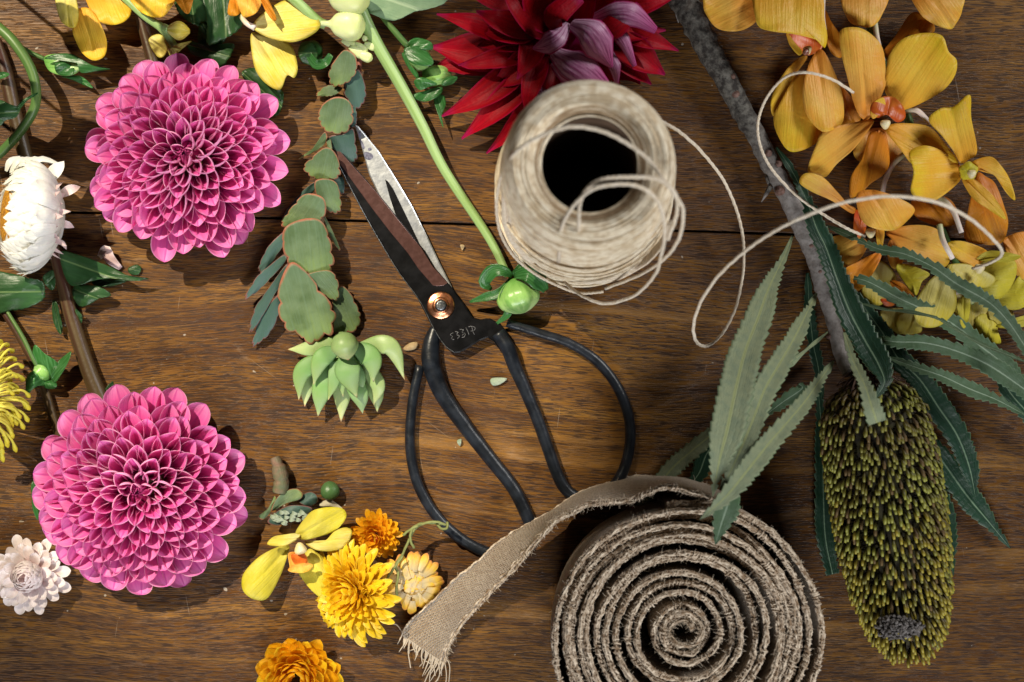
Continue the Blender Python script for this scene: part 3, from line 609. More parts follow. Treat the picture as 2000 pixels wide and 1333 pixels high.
pet(fB, [(1110, 720), (1190, 720), (1215, 880), (1180, 950), (1110, 1000), (1060, 1050), (1000, 1070), (1005, 960), (1060, 870), (1085, 790)], CI, O_dk, 44, base=(1150, 690), dome=14, tilt=-12)
pet(fB, [(1030, 790), (1110, 700), (1280, 720), (1290, 850), (1180, 900), (1060, 880), (1020, 840)], CI, O_or, 24, base=(1160, 690))
pet(fB, [(945, 170), (1040, 150), (1120, 190), (1180, 270), (1195, 430), (1180, 500), (1110, 640), (1060, 640), (1020, 560), (985, 420), (955, 300)], CI, O_or, 74, base=(1100, 650), dome=16, tilt=10)
pet(fB, [(1195, 400), (1215, 290), (1290, 210), (1400, 180), (1500, 195), (1535, 280), (1580, 330), (1565, 420), (1480, 510), (1290, 600), (1240, 560), (1190, 500)], CI, O_ye, 66, base=(1230, 590), dome=14, tilt=8, ruffle=3)
pet(fB, [(1125, 650), (1000, 670), (860, 710), (810, 800), (770, 930), (820, 950), (870, 960), (930, 890), (1020, 810), (1100, 710)], CI, O_or, 66, base=(1120, 665), dome=14, tilt=-6)
pet(fB, [(1190, 700), (1260, 670), (1420, 685), (1500, 760), (1590, 890), (1480, 910), (1350, 900), (1280, 820)], CI, O_ye, 62, base=(1200, 690), dome=12, tilt=-4)
g = G(); patch(g, [(1110, 620), (1120, 560), (1180, 525), (1240, 530), (1290, 580), (1300, 640), (1255, 665), (1200, 625), (1150, 640)], CI, h=92, dome=12, thick=4, base=(1190, 660), crease=8, ruffle=3); obj('lip', g, M_lip, fB)
g = G(); patch(g, [(1110, 600), (1130, 555), (1180, 530), (1190, 580), (1140, 640), (1118, 640)], CI, h=100, dome=5, thick=3, base=(1180, 640)); obj('lip_lobe', g, O_ye, fB)
column(fB, *CI(1190, 672), 88, 9)
fC = part('orchid_flower', sp, 1895, 335, 40)
pet(fC, [(1600, 940), (1590, 990), (1470, 1085), (1390, 1092), (1330, 1040), (1345, 930), (1320, 830), (1400, 790), (1500, 820), (1590, 890)], CI, O_ye, 76, base=(1600, 930), dome=12)
pet(fC, [(1690, 940), (1740, 960), (1790, 1000), (1840, 1130), (1858, 1220), (1820, 1320), (1700, 1325), (1620, 1290), (1640, 1150), (1660, 1050)], CI, O_dk, 40, base=(1670, 960), dome=16)
pet(fC, [(1605, 970), (1650, 960), (1700, 990), (1790, 1080), (1845, 1190), (1740, 1130), (1660, 1070)], CI, O_ye, 76, base=(1620, 960), dome=8)
pet(fC, [(1650, 515), (1658, 640), (1690, 820), (1640, 870), (1600, 885), (1560, 820), (1500, 740), (1425, 650), (1490, 590), (1560, 580)], CI, O_ye, 84, base=(1620, 890), dome=8, tilt=14, ruffle=4, fold=5)
pet(fC, [(1660, 880), (1760, 850), (1820, 900), (1870, 980), (1897, 1085), (1850, 1050), (1790, 960), (1730, 930), (1680, 920)], CI, O_ye, 84, base=(1660, 890), dome=10)
g = G(); lathe(g, W(*CI(1636, 925), 78), W(*CI(1650, 935), 96), [(0, 16), (0.6, 17), (1, 10)], sides=18, ribs=5, ramp=0.1); obj('lip', g, O_gr, fC)
column(fC, *CI(1658, 942), 92, 8)
fD = part('orchid_flower', sp, 1690, 430, 40)
pet(fD, [(1340, 1070), (1480, 1060), (1560, 1100), (1590, 1200), (1500, 1230), (1360, 1180)], CI, O_dk, 26, base=(1400, 1060))
pet(fD, [(890, 190), (960, 163), (1085, 190), (1080, 260), (1010, 330), (950, 310), (920, 250)], CJ, O_or, 40, base=(1080, 190))
pet(fD, [(955, 330), (1030, 320), (1000, 380), (960, 400)], CJ, O_ye, 22, base=(1000, 330))
pet(fD, [(1165, 255), (1150, 330), (1060, 460), (1000, 450), (950, 370), (1040, 310)], CJ, O_dk, 56, base=(1150, 260), fold=6)
pet(fD, [(1195, 150), (1300, 115), (1420, 115), (1500, 160), (1545, 290), (1480, 345), (1300, 270), (1240, 200)], CJ, O_or, 50, base=(1200, 150), dome=14)
pet(fD, [(1140, 130), (1185, 140), (1180, 210), (1160, 265), (1145, 200)], CJ, O_ye, 62, base=(1150, 130))
pet(fD, [(725, 990), (760, 940), (850, 960), (930, 1040), (1000, 1120), (1030, 1130), (1010, 1160), (900, 1090), (790, 1040)], CI, O_or, 80, base=(1020, 1140), dome=10)
pet(fD, [(1030, 1140), (1085, 1190), (1085, 1250), (1060, 1285), (1020, 1270)], CI, M_lip, 60, base=(1050, 1140))
pet(fD, [(1035, 1060), (1110, 1030), (1230, 1060), (1350, 1130), (1300, 1210), (1230, 1252), (1130, 1240), (1060, 1190)], CI, O_or, 96, base=(1120, 1040), dome=18)
column(fD, *CI(1110, 1262), 78, 9)
fE = part('orchid_flower', sp, 1850, 600, 30)
EE = [([(1210, 200), (1260, 200), (1290, 300), (1240, 350), (1205, 290)], O_or, 18, (1230, 200)),
      ([(1060, 450), (1110, 320), (1180, 310), (1250, 390), (1230, 450), (1170, 545), (1090, 520)], O_ly, 16, (1160, 310)),
      ([(1220, 410), (1290, 430), (1350, 500), (1300, 470), (1240, 470)], O_dk, 24, (1220, 410)),
      ([(1165, 580), (1250, 560), (1300, 580), (1290, 690), (1250, 697), (1190, 640)], O_ly, 14, (1250, 560)),
      ([(1260, 600), (1350, 590), (1385, 640), (1380, 695), (1265, 695)], O_ly, 22, (1350, 590)),
      ([(1840, 180), (1980, 160), (2000, 400), (1900, 380), (1840, 240)], O_or, 22, (1860, 180)),
      ([(1500, 500), (1640, 480), (1760, 560), (1740, 640), (1640, 660), (1560, 580)], O_ly, 18, (1640, 480)),
      ([(1790, 530), (1850, 470), (1930, 378), (1985, 420), (1960, 540), (1880, 572)], O_gr, 34, (1800, 470)),
      ([(1660, 650), (1720, 590), (1790, 640), (1805, 690), (1818, 752), (1760, 748), (1690, 710)], O_gr, 26, (1760, 590)),
      ([(1750, 560), (1850, 560), (1890, 600), (1820, 650), (1770, 640)], O_ly, 22, (1750, 560)),
      ([(1790, 660), (1880, 620), (1985, 598), (1985, 650), (1870, 672)], O_gr, 36, (1980, 620)),
      ([(1580, 535), (1615, 495), (1650, 510), (1648, 600), (1620, 672), (1590, 620)], O_gr, 44, (1620, 495)),
      ([(1250, 345), (1290, 320), (1430, 372), (1390, 420), (1365, 490), (1340, 480), (1300, 430)], O_gr, 46, (1430, 375)),
      ([(1710, 320), (1880, 298), (1902, 380), (1850, 480), (1790, 512), (1712, 450)], O_gr, 50, (1720, 420)),
      ([(1345, 560), (1400, 450), (1480, 378), (1560, 430), (1575, 560), (1500, 650), (1420, 668), (1365, 640)], O_ly, 62, (1500, 390)),
      ([(1530, 210), (1620, 200), (1750, 260), (1670, 340), (1560, 280)], O_ye, 60, (1700, 300)),
      ([(1690, 300), (1760, 250), (1925, 278), (1850, 312)], O_gr, 70, (1700, 300)),
      ([(1528, 330), (1620, 320), (1700, 345), (1790, 400), (1740, 452), (1640, 430), (1560, 380)], O_ly, 66, (1680, 330))]
for out, m, h, b in EE: pet(fE, out, CJ, m, h, base=b, dome=12, tilt=6, ruffle=2.5)
column(fE, *CJ(1700, 345), 88, 9)
g = G(); patch(g, [(1170, 510), (1230, 520), (1240, 545), (1200, 552), (1175, 535)], CJ, h=30, dome=4, thick=3); obj('lip', g, M_lip, fE)

# top-left yellow orchid pieces
t = thing('orchid_flower', 'upside-down yellow orchid bloom at the top edge, left of the leaning brown stem', 'orchid', 180, 40, 0, 'loose orchid pieces')
pet(t, [(480, -60), (700, -60), (728, 60), (690, 120), (620, 140), (550, 120), (500, 60)], CA, O_ye, 34, base=(560, -50))
pet(t, [(400, 160), (420, 60), (500, 50), (560, 140), (592, 230), (580, 310), (520, 337), (460, 300), (420, 230)], CA, O_ye, 48, base=(440, 20), dome=14)
pet(t, [(310, -40), (400, -50), (435, 60), (425, 140), (390, 155), (340, 120), (315, 50)], CA, O_ly, 62, base=(360, -50), dome=12)
t = thing('orchid_sprig', 'pale green orchid stem tip with a small yellow bud, just above a pink dahlia', 'orchid', 300, 50, 0, 'loose orchid pieces')
g = G(); tube(g, [W(*CA(560, -120), 40), W(*CA(690, -10), 44), W(*CA(800, 90), 44), W(*CA(900, 160), 40), W(*CA(965, 255), 30)], [8, 7.5, 7.5, 9, 7], 10, 30); obj('stem', g, M_stemg, t)
g = G(); lathe(g, W(*CA(930, 165), 46), W(*CA(1050, 175), 46), [(0, 6), (0.4, 17), (0.7, 16), (1, 5)], ribs=3, ramp=0.07); obj('bud', g, O_ly, t)
g = G(); lathe(g, W(*CA(905, 155), 40), W(*CA(935, 168), 46), [(0, 9), (1, 8)], sides=12); obj('node', g, M_stemg, t)
for out, h in [([(825, 215), (880, 190), (930, 230), (920, 300), (880, 320), (840, 270)], 26), ([(930, 250), (1000, 240), (1060, 230), (1000, 280), (960, 320), (935, 300)], 22)]: pet(t, out, CA, O_ly, h, dome=8)
t = thing('orchid_flower', 'yellow and orange orchid bloom at the top edge above the dark leaf', 'orchid', 480, 20, 0, 'loose orchid pieces')
pet(t, [(720, -40), (970, -40), (920, 80), (860, 98), (800, 80), (750, 40)], CA, O_ye, 60, base=(840, -40))
pet(t, [(950, -40), (1065, -40), (1055, 60), (1030, 76), (990, 30)], CA, O_dk, 74, base=(1000, -40))
pet(t, [(1260, 70), (1290, -40), (1350, -30), (1340, 60), (1300, 90)], CA, O_dk, 52, base=(1300, -40))
pet(t, [(1310, -40), (1450, -40), (1430, 60), (1360, 98), (1330, 60)], CA, O_or, 84, base=(1380, -40))
pet(t, [(1430, -40), (1475, -20), (1530, 95), (1515, 118), (1470, 60)], CA, O_dk, 96, base=(1440, -40))
t = thing('orchid_flower', 'pale yellow orchid petals hanging between the dark leaf and pale green buds', 'orchid', 560, 90, 0, 'loose orchid pieces')
pet(t, [(1390, 190), (1440, 190), (1600, 240), (1648, 360), (1632, 432), (1590, 420), (1552, 498), (1480, 470), (1420, 400), (1395, 300)], CA, O_ly, 44, base=(1410, 180), dome=14, crease=6)
pet(t, [(1400, 140), (1440, 90), (1520, 30), (1600, 3), (1720, 60), (1775, 140), (1720, 200), (1620, 235), (1500, 215), (1420, 175)], CA, O_ly, 70, base=(1400, 150), dome=14)
g = G(); tube(g, [W(*CA(1335, 90), 60), W(*CA(1365, 130), 66), W(*CA(1410, 155), 70)], [5, 5, 6], 8, 14); obj('pedicel', g, M_ped, t)
t = thing('orchid_sprig', 'pale green orchid buds on a green stem, over the top of the trailing succulent', 'orchid', 670, 60, 0, 'loose orchid pieces')
g = G(); tube(g, [W(*CD(300, -80), 90), W(*CD(420, 20), 88), W(*CD(540, 130), 80), W(*CD(590, 155), 76)], [9, 10, 10, 9], 10, 20); obj('stem', g, M_stemg, t)
M_budp = organic('pale_orchid_bud', [(0, (0.50, 0.58, 0.30)), (0.5, (0.62, 0.68, 0.38)), (1, (0.60, 0.66, 0.25))], rough=0.38, transl=0, sss=0.25, vein=(0.45, 0.58, 0.2), vein_n=8, vein_s=0.4, bump=0.1)
g = G(); lathe(g, W(*CD(560, 145), 84), W(*CD(835, 165), 84), [(0, 5), (0.2, 7), (0.35, 20), (0.65, 29), (0.88, 24), (1, 7)], sides=28, ribs=3, ramp=0.05); obj('bud', g, M_budp, t)
g = G(); lathe(g, W(*CD(560, -60), 96), W(*CD(860, 20), 96), [(0, 5), (0.15, 10), (0.35, 26), (0.65, 30), (0.88, 24), (1, 7)], sides=28, ribs=3, ramp=0.07); obj('bud', g, M_budp, t)
for x0, y0, x1, y1, r in [(690, 250, 790, 290, 7), (740, 290, 830, 350, 9), (770, 270, 850, 330, 8), (790, 330, 880, 370, 9), (830, 270, 905, 300, 7), (820, 225, 850, 250, 6)]:
    g = G(); lathe(g, W(*CD(x0, y0), 62), W(*CD(x1, y1), 58), [(0, r*.5), (0.4, r), (0.8, r), (1, r*.3)], sides=14, ribs=3, ramp=0.1); obj('bud', g, M_budp, t)
# the loose lime orchid bloom below
t = thing('orchid_flower', 'single loose lime yellow orchid bloom with an orange lip, left of yellow strawflowers', 'orchid', 580, 1080, 0, 'loose orchid pieces')
pet(t, [(420, 615), (500, 660), (530, 740), (540, 800), (535, 905), (450, 850), (390, 780), (370, 730)], CF, O_gr, 26, base=(410, 620))
pet(t, [(60, 800), (75, 740), (150, 660), (240, 610), (315, 595), (305, 660), (265, 770), (200, 880), (130, 887), (75, 850)], CF, O_gr, 34, base=(320, 600), dome=12)
pet(t, [(350, 530), (400, 450), (450, 405), (540, 388), (610, 400), (622, 450), (560, 520), (470, 550), (390, 565)], CF, O_gr, 46, base=(340, 560), dome=12)
pet(t, [(200, 590), (230, 550), (300, 535), (380, 530), (350, 570), (280, 600)], CF, O_ly, 56, base=(360, 560), dome=8)
pet(t, [(400, 575), (500, 575), (560, 520), (620, 498), (655, 520), (630, 590), (560, 625), (460, 620)], CF, O_ly, 44, base=(390, 580), dome=8)
g = G(); patch(g, [(312, 640), (350, 630), (400, 640), (420, 690), (400, 735), (330, 738), (318, 700)], CF, h=56, dome=-8, thick=3, base=(370, 620)); obj('lip', g, O_or, t)
g = G(); patch(g, [(330, 645), (400, 645), (410, 690), (370, 700), (340, 690)], CF, h=58, dome=4, thick=2, base=(370, 620)); obj('lip_throat', g, M_lip, t)
g = G(); patch(g, [(310, 730), (340, 700), (400, 690), (445, 700), (420, 735), (360, 745)], CF, h=70, dome=5, thick=3, base=(370, 690), ruffle=3); obj('lip_lobe', g, O_or, t)
column(t, *CF(375, 612), 64, 11)

# ------------------------------------------------------------------ dark foliage near the top
t = thing('leaf_cluster', 'dark green leaves at the top edge, right behind the upper pink dahlia, with added unseen leaves that cast shade', 'foliage', 430, 60)
for out, b, h, m in [([(1130, -60), (1330, -60), (1370, 60), (1330, 160), (1250, 215), (1150, 250), (1145, 120)], (1230, -60), 40, M_leaf), ([(980, -40), (1150, -50), (1150, 140), (1060, 130), (980, 60)], (1050, -40), 20, M_leaf),
                     ([(1040, 230), (1160, 250), (1290, 240), (1290, 290), (1230, 370), (1150, 330), (1060, 300)], (1040, 250), 16, M_leaf), ([(1340, 400), (1420, 380), (1480, 470), (1560, 530), (1540, 600), (1520, 650), (1440, 560), (1370, 470)], (1340, 400), 20, M_leaf),
                     ([(1480, 490), (1560, 500), (1570, 560), (1540, 640), (1500, 600)], (1480, 500), 12, M_leaf), ([(1120, 130), (1250, 200), (1200, 260), (1100, 240)], (1120, 130), 12, M_leaf)]:
    g = G(); patch(g, out, CA, h=h, dome=6, tilt=5, base=b, crease=4, ruffle=3, thick=1.5, nb=70, scallop=(18, 0.06)); obj('leaf', g, m, t)
t = bpy.data.objects['leaf_cluster']  # tall leaves and stems added out of view to cast shade on the table
for x, y, h, a, l in [(-130, -190, 330, 0.6, 150), (40, -260, 420, 1.2, 170), (-210, 30, 360, 0.1, 140), (200, -230, 330, 1.9, 150), (-230, -120, 440, 0.9, 170), (330, -250, 300, 1.4, 120)]:
    p0 = W(x, y, h-40); d = np.array([cos(a), -sin(a)*0.6, 0.15]); g = G()
    strip(g, [p0, p0+d*l*.5+[0, 0, 18], p0+d*l], [3, 24, 36, 40, 36, 24, 2], theta=40, n=24, m=7, thick=1.5, teeth=(18, 3)); obj('leaf', g, M_leaf, t)
    g = G(); tube(g, [W(x-120, y-60, 12), (W(x-120, y-60, 12)+p0)/2+np.array([-10, 10, 30]), p0], [6, 5, 3.5], 8, 16); obj('stem', g, M_stemd, t)
t = thing('leaf', 'pale grey green veined leaf at the top edge above the long green stem', 'leaf', 790, 5)
g = G(); patch(g, [(800, -80), (1380, -120), (1340, 10), (1220, 60), (1140, 75), (1010, 130), (880, 90), (830, 60)], CD, h=50, dome=10, tilt=8, base=(820, -60), crease=5, ruffle=3, thick=1.5, nb=90, scallop=(20, 0.03)); obj('blade', g, M_leafp, t)
t = thing('dahlia_bud', 'dark green bud with a curled sepal, between hanging yellow petals and succulent', 'flower bud', 615, 105)
g = G(); lathe(g, W(*CD(440, 290), 24), W(*CD(560, 360), 26), [(0, 8), (0.4, 22), (0.8, 20), (1, 6)], ribs=5, ramp=0.08); obj('bud', g, M_sepal, t)
g = G(); patch(g, [(420, 330), (440, 270), (500, 260), (540, 330), (520, 400), (450, 390)], CD, h=44, dome=8, thick=2); obj('sepal', g, M_leaf, t)
g = G(); strip(g, [W(*CD(480, 330), 50), W(*CD(530, 400), 46), W(*CD(590, 390), 40), W(*CD(625, 340), 50)], [6, 11, 9, 6], theta=90, n=14, m=7, thick=2); obj('sepal', g, M_sepal, t)

t = thing('dahlia_bud', 'long pale green stem ending in a round green bud beside the scissors', 'flower bud', 870, 320)
g = G(); tube(g, [W(*CD(760, -60), 62), W(*CD(810, 80), 60), W(*CD(900, 260), 56), W(*CD(1050, 520), 50), W(*CD(1190, 780), 45), W(*CD(1330, 1060), 40), W(955, 465, 38), W(992, 540, 36)], [14, 14, 12.5, 11.5, 10.5, 9.5, 8.5, 7.5], 14, 50); obj('stem', g, M_stemg, t)
g = G(); lathe(g, W(1002, 545, 34), W(1022, 612, 36), [(0, 8), (0.15, 26), (0.45, 41), (0.75, 37), (0.93, 20), (1, 5)], sides=36, ribs=7, ramp=0.045); obj('bud', g, M_budg, t)
for P, w_ in [([(1000, 540, 44), (985, 530, 60), (962, 530, 56), (946, 552, 40), (960, 566, 30)], [4, 10, 14, 12, 3]), ([(1000, 545, 40), (975, 572, 44), (950, 580, 40), (917, 590, 26)], [5, 9, 9, 2]), ([(998, 552, 44), (985, 580, 52), (992, 612, 40), (968, 634, 22)], [6, 10, 8, 2]),
             ([(1004, 538, 56), (1030, 535, 80), (1052, 550, 74), (1066, 568, 56)], [6, 16, 18, 6]), ([(1002, 538, 46), (1015, 522, 54), (1030, 505, 44)], [5, 6, 2])]:
    g = G(); strip(g, [W(*p) for p in P], w_, theta=60, n=16, m=7, thick=2); obj('sepal', g, M_sepal, t)
t = thing('dahlia_bud', 'thin bright green shoot with two dark buds touching the red dahlia', 'flower bud', 820, 130)
g = G(); tube(g, [W(*CD(880, 20), 40), W(*CD(980, 150), 40), W(*CD(1100, 290), 40)], [6, 6, 6.5], 10, 16); obj('stem', g, M_stemd, t)
g = G(); lathe(g, W(*CD(1110, 290), 40), W(*CD(1210, 430), 36), [(0, 8), (0.35, 24), (0.75, 22), (1, 7)], ribs=6, ramp=0.05); obj('bud', g, M_budg, t)
g = G(); lathe(g, W(*CD(1190, 470), 26), W(*CD(1370, 470), 26), [(0, 8), (0.35, 20), (0.75, 19), (1, 7)], ribs=6, ramp=0.05); obj('bud', g, M_budg, t)
for out, b, h in [([(1080, 300), (1180, 290), (1255, 370), (1240, 410), (1140, 400), (1090, 360)], (1090, 310), 62), ([(1100, 270), (1150, 235), (1240, 260), (1250, 310), (1150, 300)], (1100, 290), 56), ([(1062, 340), (1085, 330), (1110, 400), (1160, 450), (1160, 495), (1100, 420)], (1080, 310), 44),
    ([(1140, 500), (1190, 480), (1280, 520), (1230, 540), (1180, 560), (1150, 540)], (1180, 470), 44), ([(1310, 510), (1350, 475), (1408, 478), (1380, 520), (1320, 535)], (1300, 520), 46), ([(1130, 590), (1220, 560), (1310, 540), (1300, 590), (1220, 630), (1150, 620)], (1300, 540), 30),
    ([(1260, 610), (1320, 590), (1335, 650), (1310, 720), (1320, 795), (1290, 720)], (1290, 590), 22)]:
    g = G(); patch(g, out, CD, h=h, dome=8, base=b, thick=2, curl=1); obj('sepal', g, M_sepal, t)

# ------------------------------------------------------------------ red dahlia
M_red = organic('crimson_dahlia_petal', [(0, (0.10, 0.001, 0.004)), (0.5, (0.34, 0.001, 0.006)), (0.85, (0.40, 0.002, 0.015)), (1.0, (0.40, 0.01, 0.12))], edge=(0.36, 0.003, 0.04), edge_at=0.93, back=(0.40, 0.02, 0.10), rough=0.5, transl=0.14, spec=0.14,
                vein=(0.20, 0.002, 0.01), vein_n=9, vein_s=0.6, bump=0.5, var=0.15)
M_mauve = organic('mauve_petal_back', [(0, (0.74, 0.50, 0.66)), (0.6, (0.66, 0.28, 0.50)), (1.0, (0.55, 0.08, 0.28))], edge=(0.42, 0.02, 0.14), edge_at=0.9, back=(0.35, 0.01, 0.06), rough=0.4, transl=0.15, vein=(0.30, 0.04, 0.16), vein_n=9, vein_s=0.9, bump=0.5, var=0.15)
t = thing('dahlia', 'deep red spiky dahlia at the top edge behind the twine spool', 'flower', 1090, 60)
cx_, cy_ = 1090, 40
RED = [  # tip x, y, height, base x, y, half width, mid height
 (885, -40, 40, 1040, 10, 24, 60), (853, 28, 70, 1020, 80, 17, 90), (842, 92, 30, 1010, 100, 30, 45), (845, 135, 24, 1000, 110, 26, 30), (895, 128, 64, 1040, 100, 16, 84), (863, 228, 26, 1040, 110, 23, 56), (902, 272, 22, 1050, 130, 22, 56),
 (950, 300, 20, 1070, 150, 18, 50), (1000, 262, 20, 1060, 180, 20, 50), (1010, 155, 90, 1050, 60, 20, 90), (1026, 222, 60, 1060, 110, 17, 80), (930, 22, 90, 1050, 60, 20, 110), (985, -30, 96, 1070, 60, 30, 120), (1040, -60, 90, 1080, 50, 30, 120), (1150, -50, 90, 1110, 50, 34, 120),
 (1230, -50, 70, 1120, 30, 30, 100), (1330, -12, 40, 1180, 20, 20, 60), (1325, 100, 30, 1200, 60, 16, 50), (1298, 147, 26, 1200, 80, 26, 50), (1272, 166, 24, 1190, 90, 17, 56), (1250, 165, 30, 1190, 100, 22, 30), (1210, 172, 20, 1150, 110, 24, 36), (1300, 60, 30, 1150, 40, 22, 50), (1180, 190, 20, 1120, 130, 26, 40),
 (1090, 220, 20, 1090, 130, 26, 40), (1040, 250, 24, 1080, 140, 24, 50), (930, 90, 50, 1050, 70, 24, 70), (960, 170, 40, 1060, 100, 24, 62), (940, 60, 70, 1040, 60, 24, 90)]
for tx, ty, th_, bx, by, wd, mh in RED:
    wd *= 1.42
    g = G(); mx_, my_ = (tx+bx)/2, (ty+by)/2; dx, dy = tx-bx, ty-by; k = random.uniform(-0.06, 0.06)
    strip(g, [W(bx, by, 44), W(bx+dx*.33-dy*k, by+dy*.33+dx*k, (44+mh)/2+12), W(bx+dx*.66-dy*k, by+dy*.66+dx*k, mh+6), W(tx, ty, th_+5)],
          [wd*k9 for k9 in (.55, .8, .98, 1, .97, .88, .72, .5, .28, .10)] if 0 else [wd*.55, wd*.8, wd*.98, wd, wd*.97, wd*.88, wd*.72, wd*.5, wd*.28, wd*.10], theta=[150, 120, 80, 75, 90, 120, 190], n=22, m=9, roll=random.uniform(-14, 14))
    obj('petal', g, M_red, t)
for P, wd, m in [([(1110, 45, 110), (1090, 70, 140), (1065, 85, 130), (1040, 95, 105)], [8, 22, 24, 3], M_mauve), ([(1115, 45, 120), (1150, 60, 165), (1175, 95, 150), (1195, 132, 108)], [12, 32, 34, 4], M_mauve),
                 ([(1080, 100, 90), (1110, 120, 130), (1150, 145, 128), (1185, 170, 100)], [14, 32, 34, 14], M_mauve), ([(1080, 120, 70), (1110, 140, 104), (1150, 165, 90)], [12, 26, 26], M_mauve),
                 ([(1150, 40, 90), (1200, 25, 130), (1240, 30, 130), (1282, 60, 90)], [10, 24, 25, 8], M_mauve), ([(1190, 65, 70), (1215, 75, 100), (1240, 130, 80)], [10, 16, 5], M_mauve),
                 ([(1185, 95, 66), (1200, 130, 86), (1205, 165, 60)], [10, 14, 4], M_mauve), ([(1050, 165, 60), (1062, 185, 80), (1080, 200, 50)], [8, 15, 12], M_mauve), ([(1090, 60, 120), (1085, 30, 150), (1130, -10, 140)], [10, 26, 18], M_red), ([(1150, 60, 110), (1200, 50, 130), (1250, 10, 120)], [14, 26, 10], M_red)]:
    g = G(); strip(g, [W(*p) for p in P], wd, theta=-75, n=16, m=9, roll=random.uniform(-10, 10)); obj('curled_petal', g, m, t)
g = G(); lathe(g, W(1115, 80, 10), W(1115, 75, 75), [(0, 30), (0.5, 55), (1, 30)], sides=20); obj('flower_base', g, M_red, t)

# ------------------------------------------------------------------ trailing scalloped succulent
K_g = organic('grey_green_succulent', [(0, (0.07, 0.12, 0.065)), (0.5, (0.115, 0.17, 0.085)), (0.85, (0.15, 0.22, 0.075)), (1, (0.18, 0.25, 0.06))], edge=(0.32, 0.10, 0.06), edge_at=0.985, rough=0.5, transl=0, sss=0.12, blotch=(0.05, 0.09, 0.03), blotch_s=85, blotch_f=0.8, bump=0.4, vein=(0.12, 0.19, 0.12), vein_s=0.3, var=0.10)
K_b = organic('blue_green_succulent', [(0, (0.035, 0.08, 0.06)), (1, (0.06, 0.12, 0.105))], edge=(0.22, 0.08, 0.08), edge_at=0.975, rough=0.5, transl=0, sss=0.1, blotch=(0.04, 0.09, 0.08), blotch_s=120, blotch_f=0.5, bump=0.25, var=0.08)
t = thing('trailing_succulent', 'trailing grey green succulent with scalloped red edged leaves, left of the scissor blades', 'succulent', 640, 380)
g = G(); tube(g, [W(700, 95, 30), W(702, 130, 22), W(690, 200, 16), W(665, 290, 14), W(640, 380, 14), W(620, 460, 16), W(610, 540, 20), W(620, 620, 20)], [4, 5, 6, 6, 7, 7, 7, 6], 10, 40); obj('stem', g, organic('pink_stem', [(0, (0.30, 0.10, 0.08)), (1, (0.12, 0.14, 0.07))], transl=0, rough=0.5), t)
KK = [(CD, [(710, 310), (770, 340), (785, 400), (780, 450), (740, 505), (690, 530), (640, 540), (612, 510), (610, 440), (650, 370)], (720, 310), 52, K_g),
      (CD, [(700, 560), (720, 490), (790, 430), (830, 510), (842, 590), (820, 650), (775, 682), (735, 640)], (790, 430), 34, K_b),
      (CD, [(528, 590), (600, 530), (692, 545), (650, 590), (590, 600)], (692, 545), 20, K_g),
      (CD, [(700, 690), (770, 660), (785, 740), (770, 790), (730, 780)], (700, 690), 18, K_b),
      (CD, [(540, 720), (570, 650), (640, 605), (710, 610), (755, 660), (762, 750), (720, 822), (650, 834), (580, 810), (550, 760)], (670, 605), 50, K_g),
      (CD, [(610, 850), (700, 830), (760, 800), (780, 900), (788, 980), (750, 1012), (680, 970), (620, 910)], (690, 810), 24, K_b),
      (CD, [(415, 990), (500, 930), (580, 822), (600, 850), (580, 900), (510, 950)], (590, 820), 26, K_g),
      (CD, [(595, 860), (620, 860), (632, 950), (610, 962), (598, 900)], (600, 850), 34, K_g),
      (CD, [(450, 1035), (510, 970), (590, 915), (650, 950), (682, 1040), (675, 1100), (600, 1120), (530, 1112), (480, 1085)], (600, 915), 42, K_g),
      (CD, [(640, 1110), (700, 1100), (705, 1200), (660, 1180)], (640, 1110), 14, K_b),
      (CD, [(525, 1125), (600, 1110), (660, 1140), (688, 1240), (682, 1310), (640, 1328), (580, 1290), (535, 1220)], (580, 1110), 34, K_g),
      (CD, [(330, 1330), (420, 1210), (520, 1130), (530, 1170), (450, 1260), (350, 1345)], (525, 1130), 20, K_b),
      (CE, [(288, 110), (340, 30), (430, -60), (535, -40), (552, 50), (500, 110), (420, 142), (340, 142)], (500, -60), 48, K_g),
      (CE, [(538, 60), (560, 90), (600, 170), (637, 262), (615, 250), (560, 150)], (540, 60), 30, K_g),
      (CE, [(165, 350), (220, 240), (320, 150), (325, 200), (260, 310), (190, 397), (165, 385)], (322, 150), 30, K_b),
      (CE, [(78, 547), (150, 420), (230, 350), (310, 290), (325, 320), (240, 420), (150, 510)], (320, 290), 36, K_b),
      (CE, [(108, 720), (140, 600), (230, 470), (330, 340), (330, 400), (270, 500), (160, 690), (120, 737)], (330, 340), 30, K_b),
      (CE, [(125, 818), (150, 710), (210, 600), (280, 520), (300, 580), (240, 730), (170, 800)], (290, 500), 22, K_b),
      (CE, [(300, 190), (330, 120), (440, 80), (530, 100), (580, 210), (602, 330), (570, 397), (470, 414), (390, 382), (320, 322)], (430, 70), 62, K_g),
      (CE, [(590, 540), (640, 470), (700, 520), (740, 600), (757, 650), (735, 722), (660, 752), (590, 740), (600, 650)], (600, 480), 20, K_g),
      (CE, [(430, 410), (560, 380), (620, 430), (628, 540), (590, 552), (510, 500), (460, 450)], (480, 390), 50, K_g),
      (CE, [(270, 560), (290, 440), (350, 335), (430, 380), (530, 500), (600, 600), (612, 660), (590, 752), (540, 765), (490, 810), (430, 795), (395, 755), (330, 730), (290, 670)], (360, 335), 52, K_g)]
